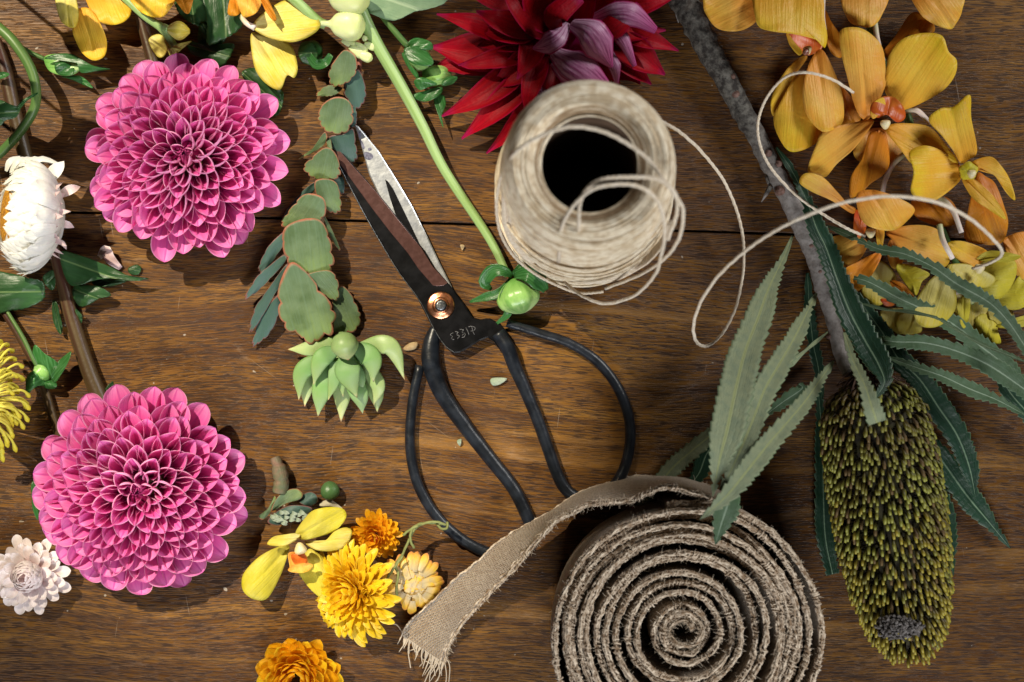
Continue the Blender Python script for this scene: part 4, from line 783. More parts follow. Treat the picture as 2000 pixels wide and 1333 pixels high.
for cv, out, b, h, m in KK:
    g = G(); narrow = len(out) <= 8 and m is K_b
    c_ = np.mean([cv(*p) for p in out], axis=0); td = c_-np.array(cv(*b))
    patch(g, out, cv, h=h, dome=5, tilt=-13, tiltdir=tuple(td+(rng.rand(2)-.5)*50), base=b, thick=6.0, scallop=(11, 0.12), nb=110, nr=9, ruffle=1.2); obj('leaf', g, m, t)

# ------------------------------------------------------------------ green rosette
E_g = organic('rosette_leaf', [(0, (0.10, 0.24, 0.07)), (0.5, (0.19, 0.36, 0.11)), (0.9, (0.30, 0.42, 0.15)), (0.97, (0.50, 0.50, 0.22)), (1, (0.50, 0.28, 0.16))], rough=0.55, transl=0, sss=0.2, blotch=(0.27, 0.40, 0.22), blotch_s=55, blotch_f=0.7, bump=0.06, var=0.14, spec=0.4)
E_y = organic('rosette_leaf_pale', [(0, (0.25, 0.37, 0.15)), (0.6, (0.34, 0.45, 0.19)), (0.93, (0.55, 0.60, 0.28)), (1, (0.50, 0.18, 0.12))], rough=0.42, transl=0, sss=0.25, blotch=(0.20, 0.34, 0.10), blotch_s=70, blotch_f=0.5, bump=0.06, var=0.08)
t = thing('rosette_succulent', 'pale green rosette succulent below the trailing succulent, left of the scissor handles', 'succulent', 675, 730)
def rleaf(t, b, mid, tip, wd, h0, h1, h2, m):
    g = G(); prof = [wd*.55, wd*.72, wd*.88, wd*.98, wd, wd*.97, wd*.88, wd*.72, wd*.48, wd*.22, wd*.04]
    strip(g, [W(*CE(*b), h0), W(*CE(*mid), h1), W(*CE(*tip), h2)], prof, theta=-55, n=22, m=11, thick=11); obj('leaf', g, m, t)
for b, mid, tip, wd, h0, h1, h2, m in [
    ((590, 850), (640, 1060), (640, 1258), 21, 30, 34, 16, E_y), ((470, 960), (440, 1060), (430, 1168), 14, 20, 22, 12, E_y), ((800, 1000), (840, 1090), (850, 1200), 17, 24, 26, 12, E_y),
    ((600, 790), (470, 830), (332, 838), 17, 40, 46, 30, E_y), ((600, 880), (420, 960), (395, 1130), 19, 40, 46, 26, E_g), ((610, 900), (530, 1060), (506, 1225), 22, 40, 50, 24, E_g), ((660, 900), (740, 1090), (765, 1208), 20, 42, 52, 26, E_g),
    ((760, 900), (850, 1040), (830, 1158), 16, 44, 50, 30, E_y), ((740, 830), (920, 820), (1008, 1012), 19, 44, 60, 28, E_y), ((630, 920), (640, 1020), (652, 1110), 10, 54, 58, 46, E_g), ((600, 900), (600, 1010), (566, 1130), 13, 60, 66, 50, E_g),
    ((610, 840), (520, 900), (480, 1042), 19, 66, 76, 56, E_g), ((700, 830), (810, 890), (828, 1026), 23, 66, 80, 60, E_g), ((670, 870), (680, 980), (732, 1116), 26, 74, 86, 62, E_g), ((740, 930), (760, 1010), (745, 1110), 8, 54, 56, 44, E_g)]:
    rleaf(t, b, mid, tip, wd, h0, h1, h2, m)
g = G(); lathe(g, W(*CE(655, 790), 94), W(*CE(682, 900), 96), [(-0.45, 4), (-0.3, 17), (0.05, 25), (0.4, 25), (0.75, 15), (0.93, 5), (1, 0.6)], sides=28); obj('leaf', g, E_y, t)
g = G(); tube(g, [W(*CE(640, 760), 20), W(*CE(650, 820), 40), W(*CE(660, 880), 60)], [12, 13, 12], 10, 10); obj('stem', g, M_stemg, t)

# ------------------------------------------------------------------ scissors
M_iron = solid('black_iron', (0.003, 0.003, 0.0035), (0.007, 0.007, 0.008), scale=160, rough=0.36, metal=0.0, spec=0.12, bump=0.35, dist=0.0006)
M_ironh = solid('painted_iron_handle', (0.006, 0.008, 0.012), (0.014, 0.018, 0.026), scale=150, rough=0.36, metal=0.0, spec=0.4, bump=0.5, dist=0.0009, detail=3)
M_steel = solid('brushed_steel', (0.52, 0.54, 0.56), (0.34, 0.36, 0.40), scale=240, rough=0.38, metal=0.75, bump=0.2, stretch=(1, 1, 1), thr=(0.35, 0.7))
M_spot = solid('tarnish_spot', (0.05, 0.05, 0.09), (0.14, 0.14, 0.2), scale=700, rough=0.6)
M_bevel = solid('brown_ground_bevel', (0.075, 0.032, 0.026), (0.10, 0.045, 0.038), scale=420, rough=0.30, metal=0.35, spec=0.5, bump=0.12)
M_copper = solid('copper', (0.80, 0.36, 0.20), (0.55, 0.22, 0.11), scale=320, rough=0.30, metal=1.0, bump=0.2)
M_pinm = solid('grey_rivet_steel', (0.10, 0.11, 0.12), (0.2, 0.21, 0.22), scale=500, rough=0.4, metal=0.9, bump=0.4)
def plate(parent, name, out, z0, z1, m, bev=2.0, cv=None, smoothn=None, zf=None):
    O = np.array([cv(*p) if cv else p for p in out], float)
    if smoothn: O = catmull(O, smoothn, closed=True)
    area = 0.5*np.sum(O[:, 0]*np.roll(O[:, 1], -1)-np.roll(O[:, 0], -1)*O[:, 1])
    if area > 0: O = O[::-1]                           # image y is down
    d1 = nrm(O-np.roll(O, 1, 0)); d2 = nrm(np.roll(O, -1, 0)-O); nn_ = nrm(np.stack([d1[:, 1]+d2[:, 1], -(d1[:, 0]+d2[:, 0])], 1))
    I = O+nn_*bev if False else O-(-nn_)*bev
    c = O.mean(0)
    test = np.mean(np.linalg.norm(I-c, axis=1) < np.linalg.norm(O-c, axis=1))
    if test < 0.5: I = O-nn_*bev
    n = len(O); g = G()
    zz = zf if zf else (lambda q: 0)
    V = [W(p[0], p[1], z0+zz(p)) for p in O]+[W(p[0], p[1], z1-bev*0.6+zz(p)) for p in O]+[W(p[0], p[1], z1+zz(p)) for p in I]
    F = [[i, (i+1) % n, n+(i+1) % n, n+i] for i in range(n)]+[[n+i, n+(i+1) % n, 2*n+(i+1) % n, 2*n+i] for i in range(n)]
    F += [list(range(2*n, 3*n)), list(range(n))[::-1]]
    g.add(V, F); return obj(name, g, m, parent, smooth=False)
t = thing('scissors', 'open black forged scissors with a copper pivot, lying on the middle of the table', 'scissors', 861, 597)
# lower (silver) blade and its handle
b2 = plate(t, 'blade', [(205, 38), (228, 50), (262, 92), (335, 180), (430, 330), (520, 480), (600, 640), (680, 810), (750, 948), (700, 1100), (560, 1000), (440, 600), (340, 430), (288, 320), (248, 175), (222, 90)], 5, 12, M_steel, 2.2, CS)
plate(b2, 'hollow', [(374, 342), (392, 355), (420, 395), (500, 560), (580, 728), (600, 790), (560, 800), (500, 700), (440, 560), (400, 440)], 12, 12.6, M_iron, 0.8, CS)
for out in ([(262, 190), (300, 200), (308, 222), (285, 236), (262, 222)], [(238, 120), (252, 140), (262, 168), (250, 170)], [(228, 80), (238, 82), (240, 105), (232, 110)], [(280, 170), (296, 168), (300, 180), (284, 184)]):
    plate(b2, 'tarnish', out, 12, 12.35, M_spot, 0.3, CS, smoothn=16)
hA = [(850, 640), (843, 668), (842, 705), (862, 765), (905, 828), (955, 893), (1000, 950), (1026, 1000), (1036, 1030), (1025, 1062), (985, 1084), (940, 1075), (890, 1045), (846, 1000), (814, 940), (801, 870), (805, 790), (820, 714)]
g = G(); tube(g, [W(p[0], p[1], 12 if i > 2 else 13) for i, p in enumerate(hA)], [10, 16, 19, 17, 15, 13.5, 13, 13, 12.5, 12, 11.5, 11, 11, 10.5, 10.5, 10, 9.5, 9], 14, 110); obj('handle', g, M_ironh, t)
# upper (black) blade with its shoulder
top = [(643, 270), (650, 272), (659, 287), (692, 325), (736, 375), (777, 426), (825, 484), (846, 519), (883, 562), (905, 592), (923, 620), (938, 624), (957, 622), (978, 633), (993, 652), (1001, 680), (980, 690), (966, 669), (953, 660), (937, 666), (915, 680), (899, 689), (887, 690), (867, 674), (846, 643), (817, 586), (772, 523), (715, 427), (673, 346), (652, 304), (644, 284)]
b1 = plate(t, 'blade', top, 14, 24, M_iron, 3.0)
plate(b1, 'ground_edge', [(90, 165), (112, 172), (203, 276), (328, 415), (442, 560), (576, 724), (636, 822), (722, 916), (700, 930), (660, 934), (640, 930), (560, 838), (500, 750), (400, 630), (300, 500), (200, 362), (125, 255), (98, 205)], 24, 24.7, M_bevel, 0.7, CS)
g = G()
for Q, rr in (([(645, 290), (655, 312), (674, 350), (716, 430), (773, 526), (818, 588), (847, 645), (868, 676), (886, 689)], 1.1),):
    tube(g, [W(x+1.6, y-.5, 23) for x, y in Q], rr, 5, 40)
obj('worn_edge', g, M_pinm, b1)
hB = [(972, 650), (992, 680), (1005, 715), (1025, 760), (1048, 815), (1068, 870), (1086, 920), (1105, 956), (1140, 975), (1185, 962), (1215, 925), (1230, 870), (1228, 815), (1205, 755), (1165, 705), (1110, 670), (1050, 650), (990, 631)]
g = G(); tube(g, [W(p[0], p[1], (21 if i < 2 else 16) if i < 12 else 14) for i, p in enumerate(hB)], [13, 15, 14, 12.5, 12, 12, 12, 12, 11.5, 11, 11, 10.5, 10.5, 10, 10, 9.5, 9, 8.5], 14, 110); obj('handle', g, M_ironh, t)
g = G(); lathe(g, W(861, 597, 22), W(861, 597, 34), [(0, 26.5), (0.25, 27), (0.5, 25), (0.75, 16), (1, 13), (1.02, 1)], sides=40); obj('washer', g, M_copper, t)
g = G(); lathe(g, W(861, 597, 30), W(861, 597, 40), [(0, 12.5), (0.5, 11.5), (0.9, 9), (1, 2)], sides=9, noise=0.12); obj('rivet', g, M_pinm, t)
# stamped maker's mark
M_mark = solid('worn_stamp', (0.05, 0.05, 0.055), (0.16, 0.16, 0.17), scale=900, rough=0.35, bump=0.4)
g = G()
for st in ([(1290, 742), (1272, 752), (1285, 762), (1278, 775), (1296, 782)], [(1300, 735), (1318, 738), (1308, 752), (1326, 760), (1314, 775)], [(1326, 722), (1350, 724), (1338, 740), (1360, 746), (1352, 766), (1336, 768)],
           [(1362, 712), (1372, 730), (1380, 752)], [(1376, 708), (1396, 704), (1416, 712), (1410, 728), (1390, 732)], [(1396, 704), (1404, 736), (1412, 752)], [(1340, 756), (1352, 750)]):
    tube(g, [W(*CE(*p), 24.3) for p in st], 0.7, 5, 12)
obj('stamp', g, M_mark, b1)

# ------------------------------------------------------------------ twine spool
M_twine = solid('twine', (0.66, 0.52, 0.34), (0.92, 0.81, 0.62), scale=260, rough=0.75, spec=0.2, bump=0.5, stretch=(1, 1, 2.5), sheen=0.2, detail=4)
M_strand = solid('twine_strand', (0.70, 0.58, 0.43), (0.84, 0.74, 0.60), scale=700, rough=0.75, spec=0.2, bump=0.6, sheen=0.2)
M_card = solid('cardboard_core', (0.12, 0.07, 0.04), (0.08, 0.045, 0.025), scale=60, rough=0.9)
t = thing('twine_spool', 'tall spool of natural beige twine with loose loops, between scissors and red dahlia', 'spool', 1124, 398)
bc = W(1134, 404, 0); tc_ = W(1152, 318, 500)
tops = np.array([tc_[0], tc_[1], 500.0]); hs_ = 500.0
def sc_at(z): return bc*(1-z/hs_)+tops*(z/hs_)
def prof_out(z):
    x = z/hs_; return np.interp(x, [0, 0.05, 0.2, 0.45, 0.7, 0.88, 0.96, 1.0], [144, 150, 153, 151, 145, 141, 136, 124])
g = G()
nl = 112
for i in range(nl):
    z = 6+(hs_-8)*(i/(nl-1)); r = prof_out(z)-4.0*random.random(); tilt_ = random.uniform(-1, 1)*15*(1 if 0.05 < z/hs_ < 0.9 else 0.3); ph = random.uniform(0, 2*pi); dr = random.uniform(-1, 1.5)
    a = np.linspace(0, 2*pi, 60, endpoint=False); c = sc_at(z)
    P = np.stack([c[0]+(r+dr)*np.cos(a), c[1]+(r+dr)*np.sin(a), np.clip(z+tilt_*np.sin(a+ph)+1.2*np.sin(3*a+ph), 2, 505)], 1)
    rr_ = 2.9; V = []
    for b in range(5):
        bb = b*2*pi/5; V.append(np.stack([P[:, 0]+np.cos(a)*rr_*cos(bb), P[:, 1]+np.sin(a)*rr_*cos(bb), P[:, 2]+rr_*sin(bb)], 1))
    V = np.stack(V, 1).reshape(-1, 3); F = []
    for q in range(60):
        for b in range(5): F.append([q*5+b, ((q+1) % 60)*5+b, ((q+1) % 60)*5+(b+1) % 5, q*5+(b+1) % 5])
    g.add(V, F)
for i in range(16):
    z = random.uniform(18, 330); r = prof_out(z)+random.uniform(2, 8); am_ = random.uniform(10, 34); ph = random.uniform(0, 2*pi); a = np.linspace(0, 2*pi, 90); c = sc_at(z); oxy = (rng.rand(2)-.5)*8
    tube(g, np.stack([c[0]+oxy[0]+r*np.cos(a), c[1]+oxy[1]+r*np.sin(a), np.clip(z+am_*np.sin(a+ph)+4*np.sin(3*a+ph), 4, 480)], 1), 2.6, 5, cap=False)
# wound top face and inner slope
for i in range(30):
    x = i/29.0; r = 124-44*x; z = 500-6*x-26*max(0, x-0.55)/0.45; a = np.linspace(0, 2*pi, 60, endpoint=False); ph = random.uniform(0, 6)
    ex = random.uniform(-1.6, 1.6); c = sc_at(500)
    P = np.stack([c[0]+r*np.cos(a)+ex, c[1]+r*np.sin(a)+ex*.5, z+1.5*np.sin(a*2+ph)], 1); V = []
    for b in range(5):
        bb = b*2*pi/5; V.append(np.stack([P[:, 0]+np.cos(a)*2.6*cos(bb), P[:, 1]+np.sin(a)*2.6*cos(bb), P[:, 2]+2.6*sin(bb)], 1))
    V = np.stack(V, 1).reshape(-1, 3); F = []
    for q in range(60):
        for b in range(5): F.append([q*5+b, ((q+1) % 60)*5+b, ((q+1) % 60)*5+(b+1) % 5, q*5+(b+1) % 5])
    g.add(V, F)
# body under the windings, coloured darker to shade the gaps between strands
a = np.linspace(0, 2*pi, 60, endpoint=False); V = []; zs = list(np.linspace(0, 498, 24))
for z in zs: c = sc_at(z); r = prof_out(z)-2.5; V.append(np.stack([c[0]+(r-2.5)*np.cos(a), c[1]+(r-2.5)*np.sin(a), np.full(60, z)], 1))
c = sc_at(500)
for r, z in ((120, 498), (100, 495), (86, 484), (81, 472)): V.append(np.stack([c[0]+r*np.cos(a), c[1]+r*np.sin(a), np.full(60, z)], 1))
g.add(np.vstack(V), grid_faces(len(V), 60, wrap=True), mi=1); obj('wound_twine', g, [M_twine, solid('shaded_twine_body', (0.30, 0.20, 0.11), (0.42, 0.30, 0.18), scale=300, rough=0.9)], t)
g = G(); V = []
for z in np.linspace(478, 4, 12): c = sc_at(z); V.append(np.stack([c[0]+82*np.cos(a), c[1]+82*np.sin(a), np.full(60, z)], 1))
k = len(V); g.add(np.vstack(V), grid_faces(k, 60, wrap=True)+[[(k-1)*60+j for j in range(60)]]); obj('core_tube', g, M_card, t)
def strand(P, r=3.0, n=120, parent=t):
    g = G(); tube(g, [W(*p) for p in P], r, 6, n, bump=lambda l, a: 1+0.16*np.sin(l*0.7+a)); obj('loose_strand', g, M_strand, parent)
def hh(L, hs): return [(CH(*p)[0], CH(*p)[1], h) for p, h in zip(L, hs)]
strand(hh([(260, 900), (195, 700), (200, 540), (230, 430), (330, 350), (480, 296), (620, 310), (740, 365), (840, 440), (910, 530), (960, 600), (998, 670), (985, 780), (920, 880), (800, 960), (650, 1020)], [60, 260, 400, 500, 520, 530, 530, 528, 526, 522, 520, 480, 420, 330, 200, 90]), 3.2)
strand(hh([(535, 850), (530, 760), (535, 640), (570, 570), (640, 530), (760, 520), (880, 530), (960, 590), (970, 680), (930, 800)], [440, 500, 518, 530, 540, 540, 536, 525, 470, 380]), 3.2)
strand(hh([(440, 900), (450, 760), (490, 670), (560, 595), (640, 560), (770, 555), (860, 600), (905, 680), (915, 780), (900, 870), (870, 960), (780, 1050), (650, 1088), (540, 1050), (460, 990)], [380, 500, 520, 540, 545, 540, 530, 510, 470, 400, 320, 230, 200, 180, 120]), 3.2)
strand(hh([(210, 440), (175, 540), (160, 650), (178, 770), (235, 870), (320, 945), (420, 1000), (530, 1040), (640, 1035)], [470, 400, 330, 240, 160, 100, 70, 40, 30]), 3.0)
for k in range(7):
    o1 = random.uniform(-6, 16)
    strand(hh([(215+k*3, 470), (190+k*4, 620+o1), (200+k*7, 760+o1), (265+k*7, 860), (360+k*7, 930-k*4), (500, 985-k*4), (660, 990-k*5), (800, 930-k*6), (890, 850-k*6), (955-k*3, 720)], [470, 380, 280, 210, 160, 120+k*8, 110+k*8, 160, 260, 380]), 2.4, 90)
# long strand that snakes out to the right
L1 = hh([(830, 215), (905, 272), (980, 315), (1060, 385), (1130, 465), (1185, 545), (1235, 660), (1265, 780), (1270, 890), (1262, 980), (1232, 1110), (1175, 1220), (1110, 1276)], [420, 330, 220, 130, 80, 60, 50, 44, 40, 40, 44, 60, 100])
L2 = hh([(1060, 1262), (1044, 1190), (1075, 1085), (1150, 970), (1260, 865), (1379, 780)], [150, 210, 270, 330, 370, 400])+[(1560, 428, 430), (1650, 396, 440), (1740, 384, 440), (1830, 396, 420), (1900, 432, 380), (1950, 480, 300), (1955, 500, 240), (1930, 515, 190), (1900, 525, 140)]
g = G(); tube(g, [W(*p) for p in L1+L2], 3.0, 7, 260, bump=lambda l, a: 1+0.16*np.sin(l*0.7+a)); obj('loose_strand', g, M_strand, t)
strand([(1667, 181, 150), (1624, 155, 190), (1574, 142, 190), (1534, 151, 160), (1502, 184, 120), (1484, 223, 90), (1480, 259, 80), (1491, 302, 76), (1516, 342, 76), (1559, 385, 76), (1606, 418, 80), (1653, 446, 100), (1690, 462, 96)], 2.8, 120)

# ------------------------------------------------------------------ burlap ribbon roll
def burlap(name, c1, c2, sx=1.0):
    m, nt = new_mat(name); uvv, u, v, e, l = uvs(nt); tc = N(nt, 'ShaderNodeTexCoord')
    wx = mth(nt, 'SINE', mth(nt, 'MULTIPLY', u, 110.0)); wy = mth(nt, 'SINE', mth(nt, 'MULTIPLY', l, 55.0))
    wv = mth(nt, 'MULTIPLY', wx, wy); wv = mth(nt, 'ADD', mth(nt, 'MULTIPLY', wv, 0.5), 0.5)
    nz = N(nt, 'ShaderNodeTexNoise'); nz.inputs['Scale'].default_value = 900; nz.inputs['Detail'].default_value = 4; nt.links.new(tc.outputs['Object'], nz.inputs['Vector'])
    nb = N(nt, 'ShaderNodeTexNoise'); nb.inputs['Scale'].default_value = 70; nb.inputs['Detail'].default_value = 3; nt.links.new(tc.outputs['Object'], nb.inputs['Vector'])
    col = mixc(nt, mth(nt, 'ADD', mth(nt, 'MULTIPLY', wv, 0.5), mth(nt, 'MULTIPLY', mth(nt, 'SUBTRACT', nz.outputs[0], 0.35), 1.1)), c1, c2)
    col = mixc(nt, mth(nt, 'MULTIPLY', ramp(nt, nb.outputs[0], [(0.4, 0.0), (0.65, 1.0)]), 0.3), col, c1)
    bs = N(nt, 'ShaderNodeBsdfPrincipled'); nt.links.new(col, bs.inputs['Base Color']); bs.inputs['Roughness'].default_value = 0.9; bs.inputs['Specular IOR Level'].default_value = 0.15; bs.inputs['Sheen Weight'].default_value = 0.3
    bp = N(nt, 'ShaderNodeBump'); bp.inputs['Strength'].default_value = 0.9; bp.inputs['Distance'].default_value = 0.0012; nt.links.new(mth(nt, 'ADD', wv, mth(nt, 'MULTIPLY', nz.outputs[0], 1.2)), bp.inputs['Height']); nt.links.new(bp.outputs[0], bs.inputs['Normal'])
    out = N(nt, 'ShaderNodeOutputMaterial'); nt.links.new(bs.outputs[0], out.inputs[0]); return m
M_bur = burlap('burlap', (0.25, 0.16, 0.09), (0.74, 0.61, 0.45))
M_yarn = solid('jute_yarn', (0.26, 0.17, 0.10), (0.72, 0.60, 0.46), scale=420, rough=0.9, spec=0.15, bump=0.8, thr=(0.36, 0.62), sheen=0.2)
M_fuzz = solid('jute_fuzz', (0.60, 0.50, 0.38), rough=0.8, spec=0.15)
t = thing('ribbon_roll', 'coiled roll of frayed beige burlap ribbon with its loose end over the scissors', 'ribbon roll', 1320, 1205)
rc = W(1334, 1243, 190)
knots = [(0, 17), (1, 31), (2, 45), (2.9, 59), (3.3, 82), (4.3, 96), (5.2, 108), (5.7, 132), (6.7, 145), (7.5, 155), (8.0, 174), (9, 184), (10, 194), (11, 204), (11.9, 212), (12.8, 221), (13.5, 237), (14.27, 250)]
ks = np.array(knots); TT = np.linspace(0, 14.27, 1600)
rad = np.interp(TT, ks[:, 0], ks[:, 1])
rad = np.convolve(np.pad(rad, 30, 'edge'), np.ones(61)/61, 'valid')
lean = np.interp(TT, [0, 3.0, 3.4, 4.2, 4.6, 5.4, 5.9, 6.6, 7.0, 7.8, 8.2, 9.0, 14.27], [4, 4, 18, 20, 6, 6, 20, 22, 6, 6, 14, 6, 4])
A_ = TT*2*pi; wob = 1+0.014*np.sin(A_*1.0+TT)+0.012*np.sin(A_*2.03+1.7*TT)+0.007*np.sin(A_*5.1)
ec = np.clip(rad/240, 0, 1)
cxs = rc[0]+2*(1-ec); cys = rc[1]+6*(1-ec)
PX = cxs+rad*wob*np.cos(A_); PY = cys+rad*wob*np.sin(A_)*0.985
QX = cxs+(rad-lean)*wob*np.cos(A_); QY = cys+(rad-lean)*wob*np.sin(A_)*0.985
topz = 198-6*np.sin(A_*0.5+1)-30*(1-ec)**1.3+5*np.sin(A_*3.1+TT*2)+4*np.sin(TT*9)
botz = np.full(len(TT), 2.0)
# tail: two edges (px, py, h)
EA = [(1420, 968, 4), (1376, 948, 3), (1322, 934, 3), (1246, 932, 4), (1187, 945, 10), (1129, 966, 36), (1084, 996, 60), (1030, 1026, 76), (976, 1058, 74), (931, 1098, 66), (886, 1134, 56), (841, 1179, 44), (800, 1215, 34), (786, 1238, 28)]
EB = [(1420, 978, 196), (1376, 970, 192), (1300, 952, 186), (1232, 978, 180), (1165, 983, 172), (1120, 1000, 160), (1082, 1020, 146), (1048, 1060, 120), (1003, 1112, 84), (958, 1157, 54), (908, 1211, 30), (885, 1245, 18), (872, 1272, 12), (868, 1292, 10)]
nt_ = 260
A3 = catmull([W(*p) for p in EA], nt_); B3 = catmull([W(*p) for p in EB], nt_)
roll_b = np.stack([QX, QY, botz], 1); roll_t = np.stack([PX, PY, topz], 1)
ka = min(22, nt_)                                     # blend from the roll's end to the tail's start
B_all = np.vstack([roll_b, A3]); T_all = np.vstack([roll_t, B3])
mid = (B_all+T_all)/2; L = np.concatenate([[0], np.cumsum(np.linalg.norm(np.diff(mid, axis=0), axis=1))])
g = G(); mm = 9; nP = len(B_all); V = []; UV = []; 
tan = nrm(np.gradient(mid, axis=0)); cross_ = nrm(T_all-B_all); nr_ = nrm(np.cross(tan, cross_))
for sgn in (1, -1):
    V = []; UV = []
    for j in range(mm):
        x = j/(mm-1); bow = 5*sin(pi*x); V.append(B_all*(1-x)+T_all*x+nr_*(sgn*2.6+bow)); UV.append(np.stack([np.full(nP, x), L/100], 1))
    V = np.stack(V, 1).reshape(-1, 3); UV = np.stack(UV, 1).reshape(-1, 2)
    g.add(V, grid_faces(nP, mm, flip=sgn > 0), np.stack([UV[:, 0], UV[:, 1]], 1), UV)
rim = []; k2 = nP*mm
for i in range(nP-1):
    for j in (0, mm-1):
        a0 = i*mm+j; b0 = (i+1)*mm+j; g.f.append([a0, b0, b0+k2, a0+k2]); g.m.append(0)
for i in (0, nP-1):
    for j in range(mm-1): a0 = i*mm+j; g.f.append([a0, a0+1, a0+1+k2, a0+k2]); g.m.append(0)
obj('ribbon', g, M_bur, t)
# selvedge yarn looping along both long edges
def selvedge(E3, nrv, crv, amp, rr, pitch, seg=7):
    Ls = np.concatenate([[0], np.cumsum(np.linalg.norm(np.diff(E3, axis=0), axis=1))]); n = int(Ls[-1]/pitch*seg); s = np.linspace(0, Ls[-1], n)
    P = np.stack([np.interp(s, Ls, E3[:, k]) for k in range(3)], 1); Nn = nrm(np.stack([np.interp(s, Ls, nrv[:, k]) for k in range(3)], 1)); Cn = nrm(np.stack([np.interp(s, Ls, crv[:, k]) for k in range(3)], 1))
    ph = np.cumsum(np.full(n, 2*pi/seg)*(1+0.5*np.convolve(rng.randn(n), np.ones(9)/9, 'same')*2.0))
    am = amp*np.clip(1+0.9*np.convolve(rng.randn(n), np.ones(15)/15, 'same')*2.2, 0.2, 2.2)
    Q = P+Nn*(am*np.cos(ph))[:, None]+Cn*(am*0.9*np.sin(ph))[:, None]; Q += (rng.rand(n, 3)-.5)*2.8
    return Q, rr*(0.85+0.4*rng.rand(n))
g = G()
def smooth_noise(n, k, amp): 
    x = np.convolve(rng.randn(n+2*k), np.ones(k)/k, 'same')[k:k+n]*sqrt(k); return x*amp
def yarn(E3, nrv, crv, on, oc, rr, wander):
    Ls = np.concatenate([[0], np.cumsum(np.linalg.norm(np.diff(E3, axis=0), axis=1))]); n = int(Ls[-1]/2.6); s_ = np.linspace(0, Ls[-1], n)
    P = np.stack([np.interp(s_, Ls, E3[:, k]) for k in range(3)], 1); Nn = nrm(np.stack([np.interp(s_, Ls, nrv[:, k]) for k in range(3)], 1)); Cn = nrm(np.stack([np.interp(s_, Ls, crv[:, k]) for k in range(3)], 1))
    Q = P+Nn*(on+smooth_noise(n, 5, wander))[:, None]+Cn*(oc+smooth_noise(n, 5, wander))[:, None]
    tube(g, Q, rr*(0.8+0.5*rng.rand(n)), 5)
for on, oc in ((-3.0, -1), (0.5, 2), (3.4, -1.5), (-2.5, -7), (3.0, -7)): yarn(T_all, nr_, cross_, on, oc, 2.0, 1.1)
Q, rr_ = selvedge(T_all, nr_, cross_, 3.6, 1.3, 8.0); tube(g, Q, rr_, 4)
for on, oc in ((-1.5, -1), (1.5, 1)): yarn(B_all[1600:], nr_[1600:], -cross_[1600:], on, oc, 1.9, 0.9)
obj('selvedge_yarn', g, M_yarn, t)
# fuzz
g = G()
for i in range(11000):
    k = rng.randint(0, nP-1); x = 1.0 if rng.rand() < 0.55 else rng.rand()
    if k < 1600 and rng.rand() < 0.5: x = 0.97+0.03*rng.rand()
    p = B_all[k]*(1-x)+T_all[k]*x; s_ = 1 if rng.rand() < .5 else -1
    d = nrm(nr_[k]*s_*(0.4+rng.rand())+cross_[k]*(1.2 if x > .9 else 0)*rng.rand()+(rng.rand(3)-.5)*1.0); l = 4+10*rng.rand()**2.5
    q = d+nrm(rng.rand(3)-.5)*0.8
    P = np.array([p, p+d*l*.5, p+d*l*.6+q*l*.4]); P[:, 2] = np.maximum(P[:, 2], 1)
    tube(g, P, [0.45, 0.4, 0.28], 3, cap=False)
o = obj('fuzz', g, M_fuzz, t); o['kind'] = 'stuff'
# frayed end threads
g = G(); E_ = np.linspace(0, 1, 34)
for x in E_:
    p = A3[-1]*(1-x)+B3[-1]*x; d = nrm(mid[-1]-mid[-6]); l = random.uniform(10, 34) if x < .6 else random.uniform(20, 60)
    q = (rng.rand(3)-.5)*[26, 26, 8]
    P = [p, p+d*l*.5+q*.3, p+d*l+q]; 
    for w_ in P: w_[2] = max(w_[2], 2)
    tube(g, P, [2.0, 1.5, .7], 5, 10)
for pts in ([(800, 1240), (797, 1270), (802, 1305)], [(786, 1236), (776, 1222), (768, 1219)], [(868, 1290), (872, 1320), (868, 1350)], [(860, 1285), (840, 1310), (828, 1335), (815, 1350)], [(866, 1280), (878, 1300), (876, 1340)], [(830, 1265), (824, 1285), (845, 1300), (850, 1320)], [(855, 1290), (858, 1320), (840, 1345)]):
    tube(g, [W(x, y, 12) for x, y in pts], 1.2, 5, 16)
obj('frayed_threads', g, M_fuzz, t)

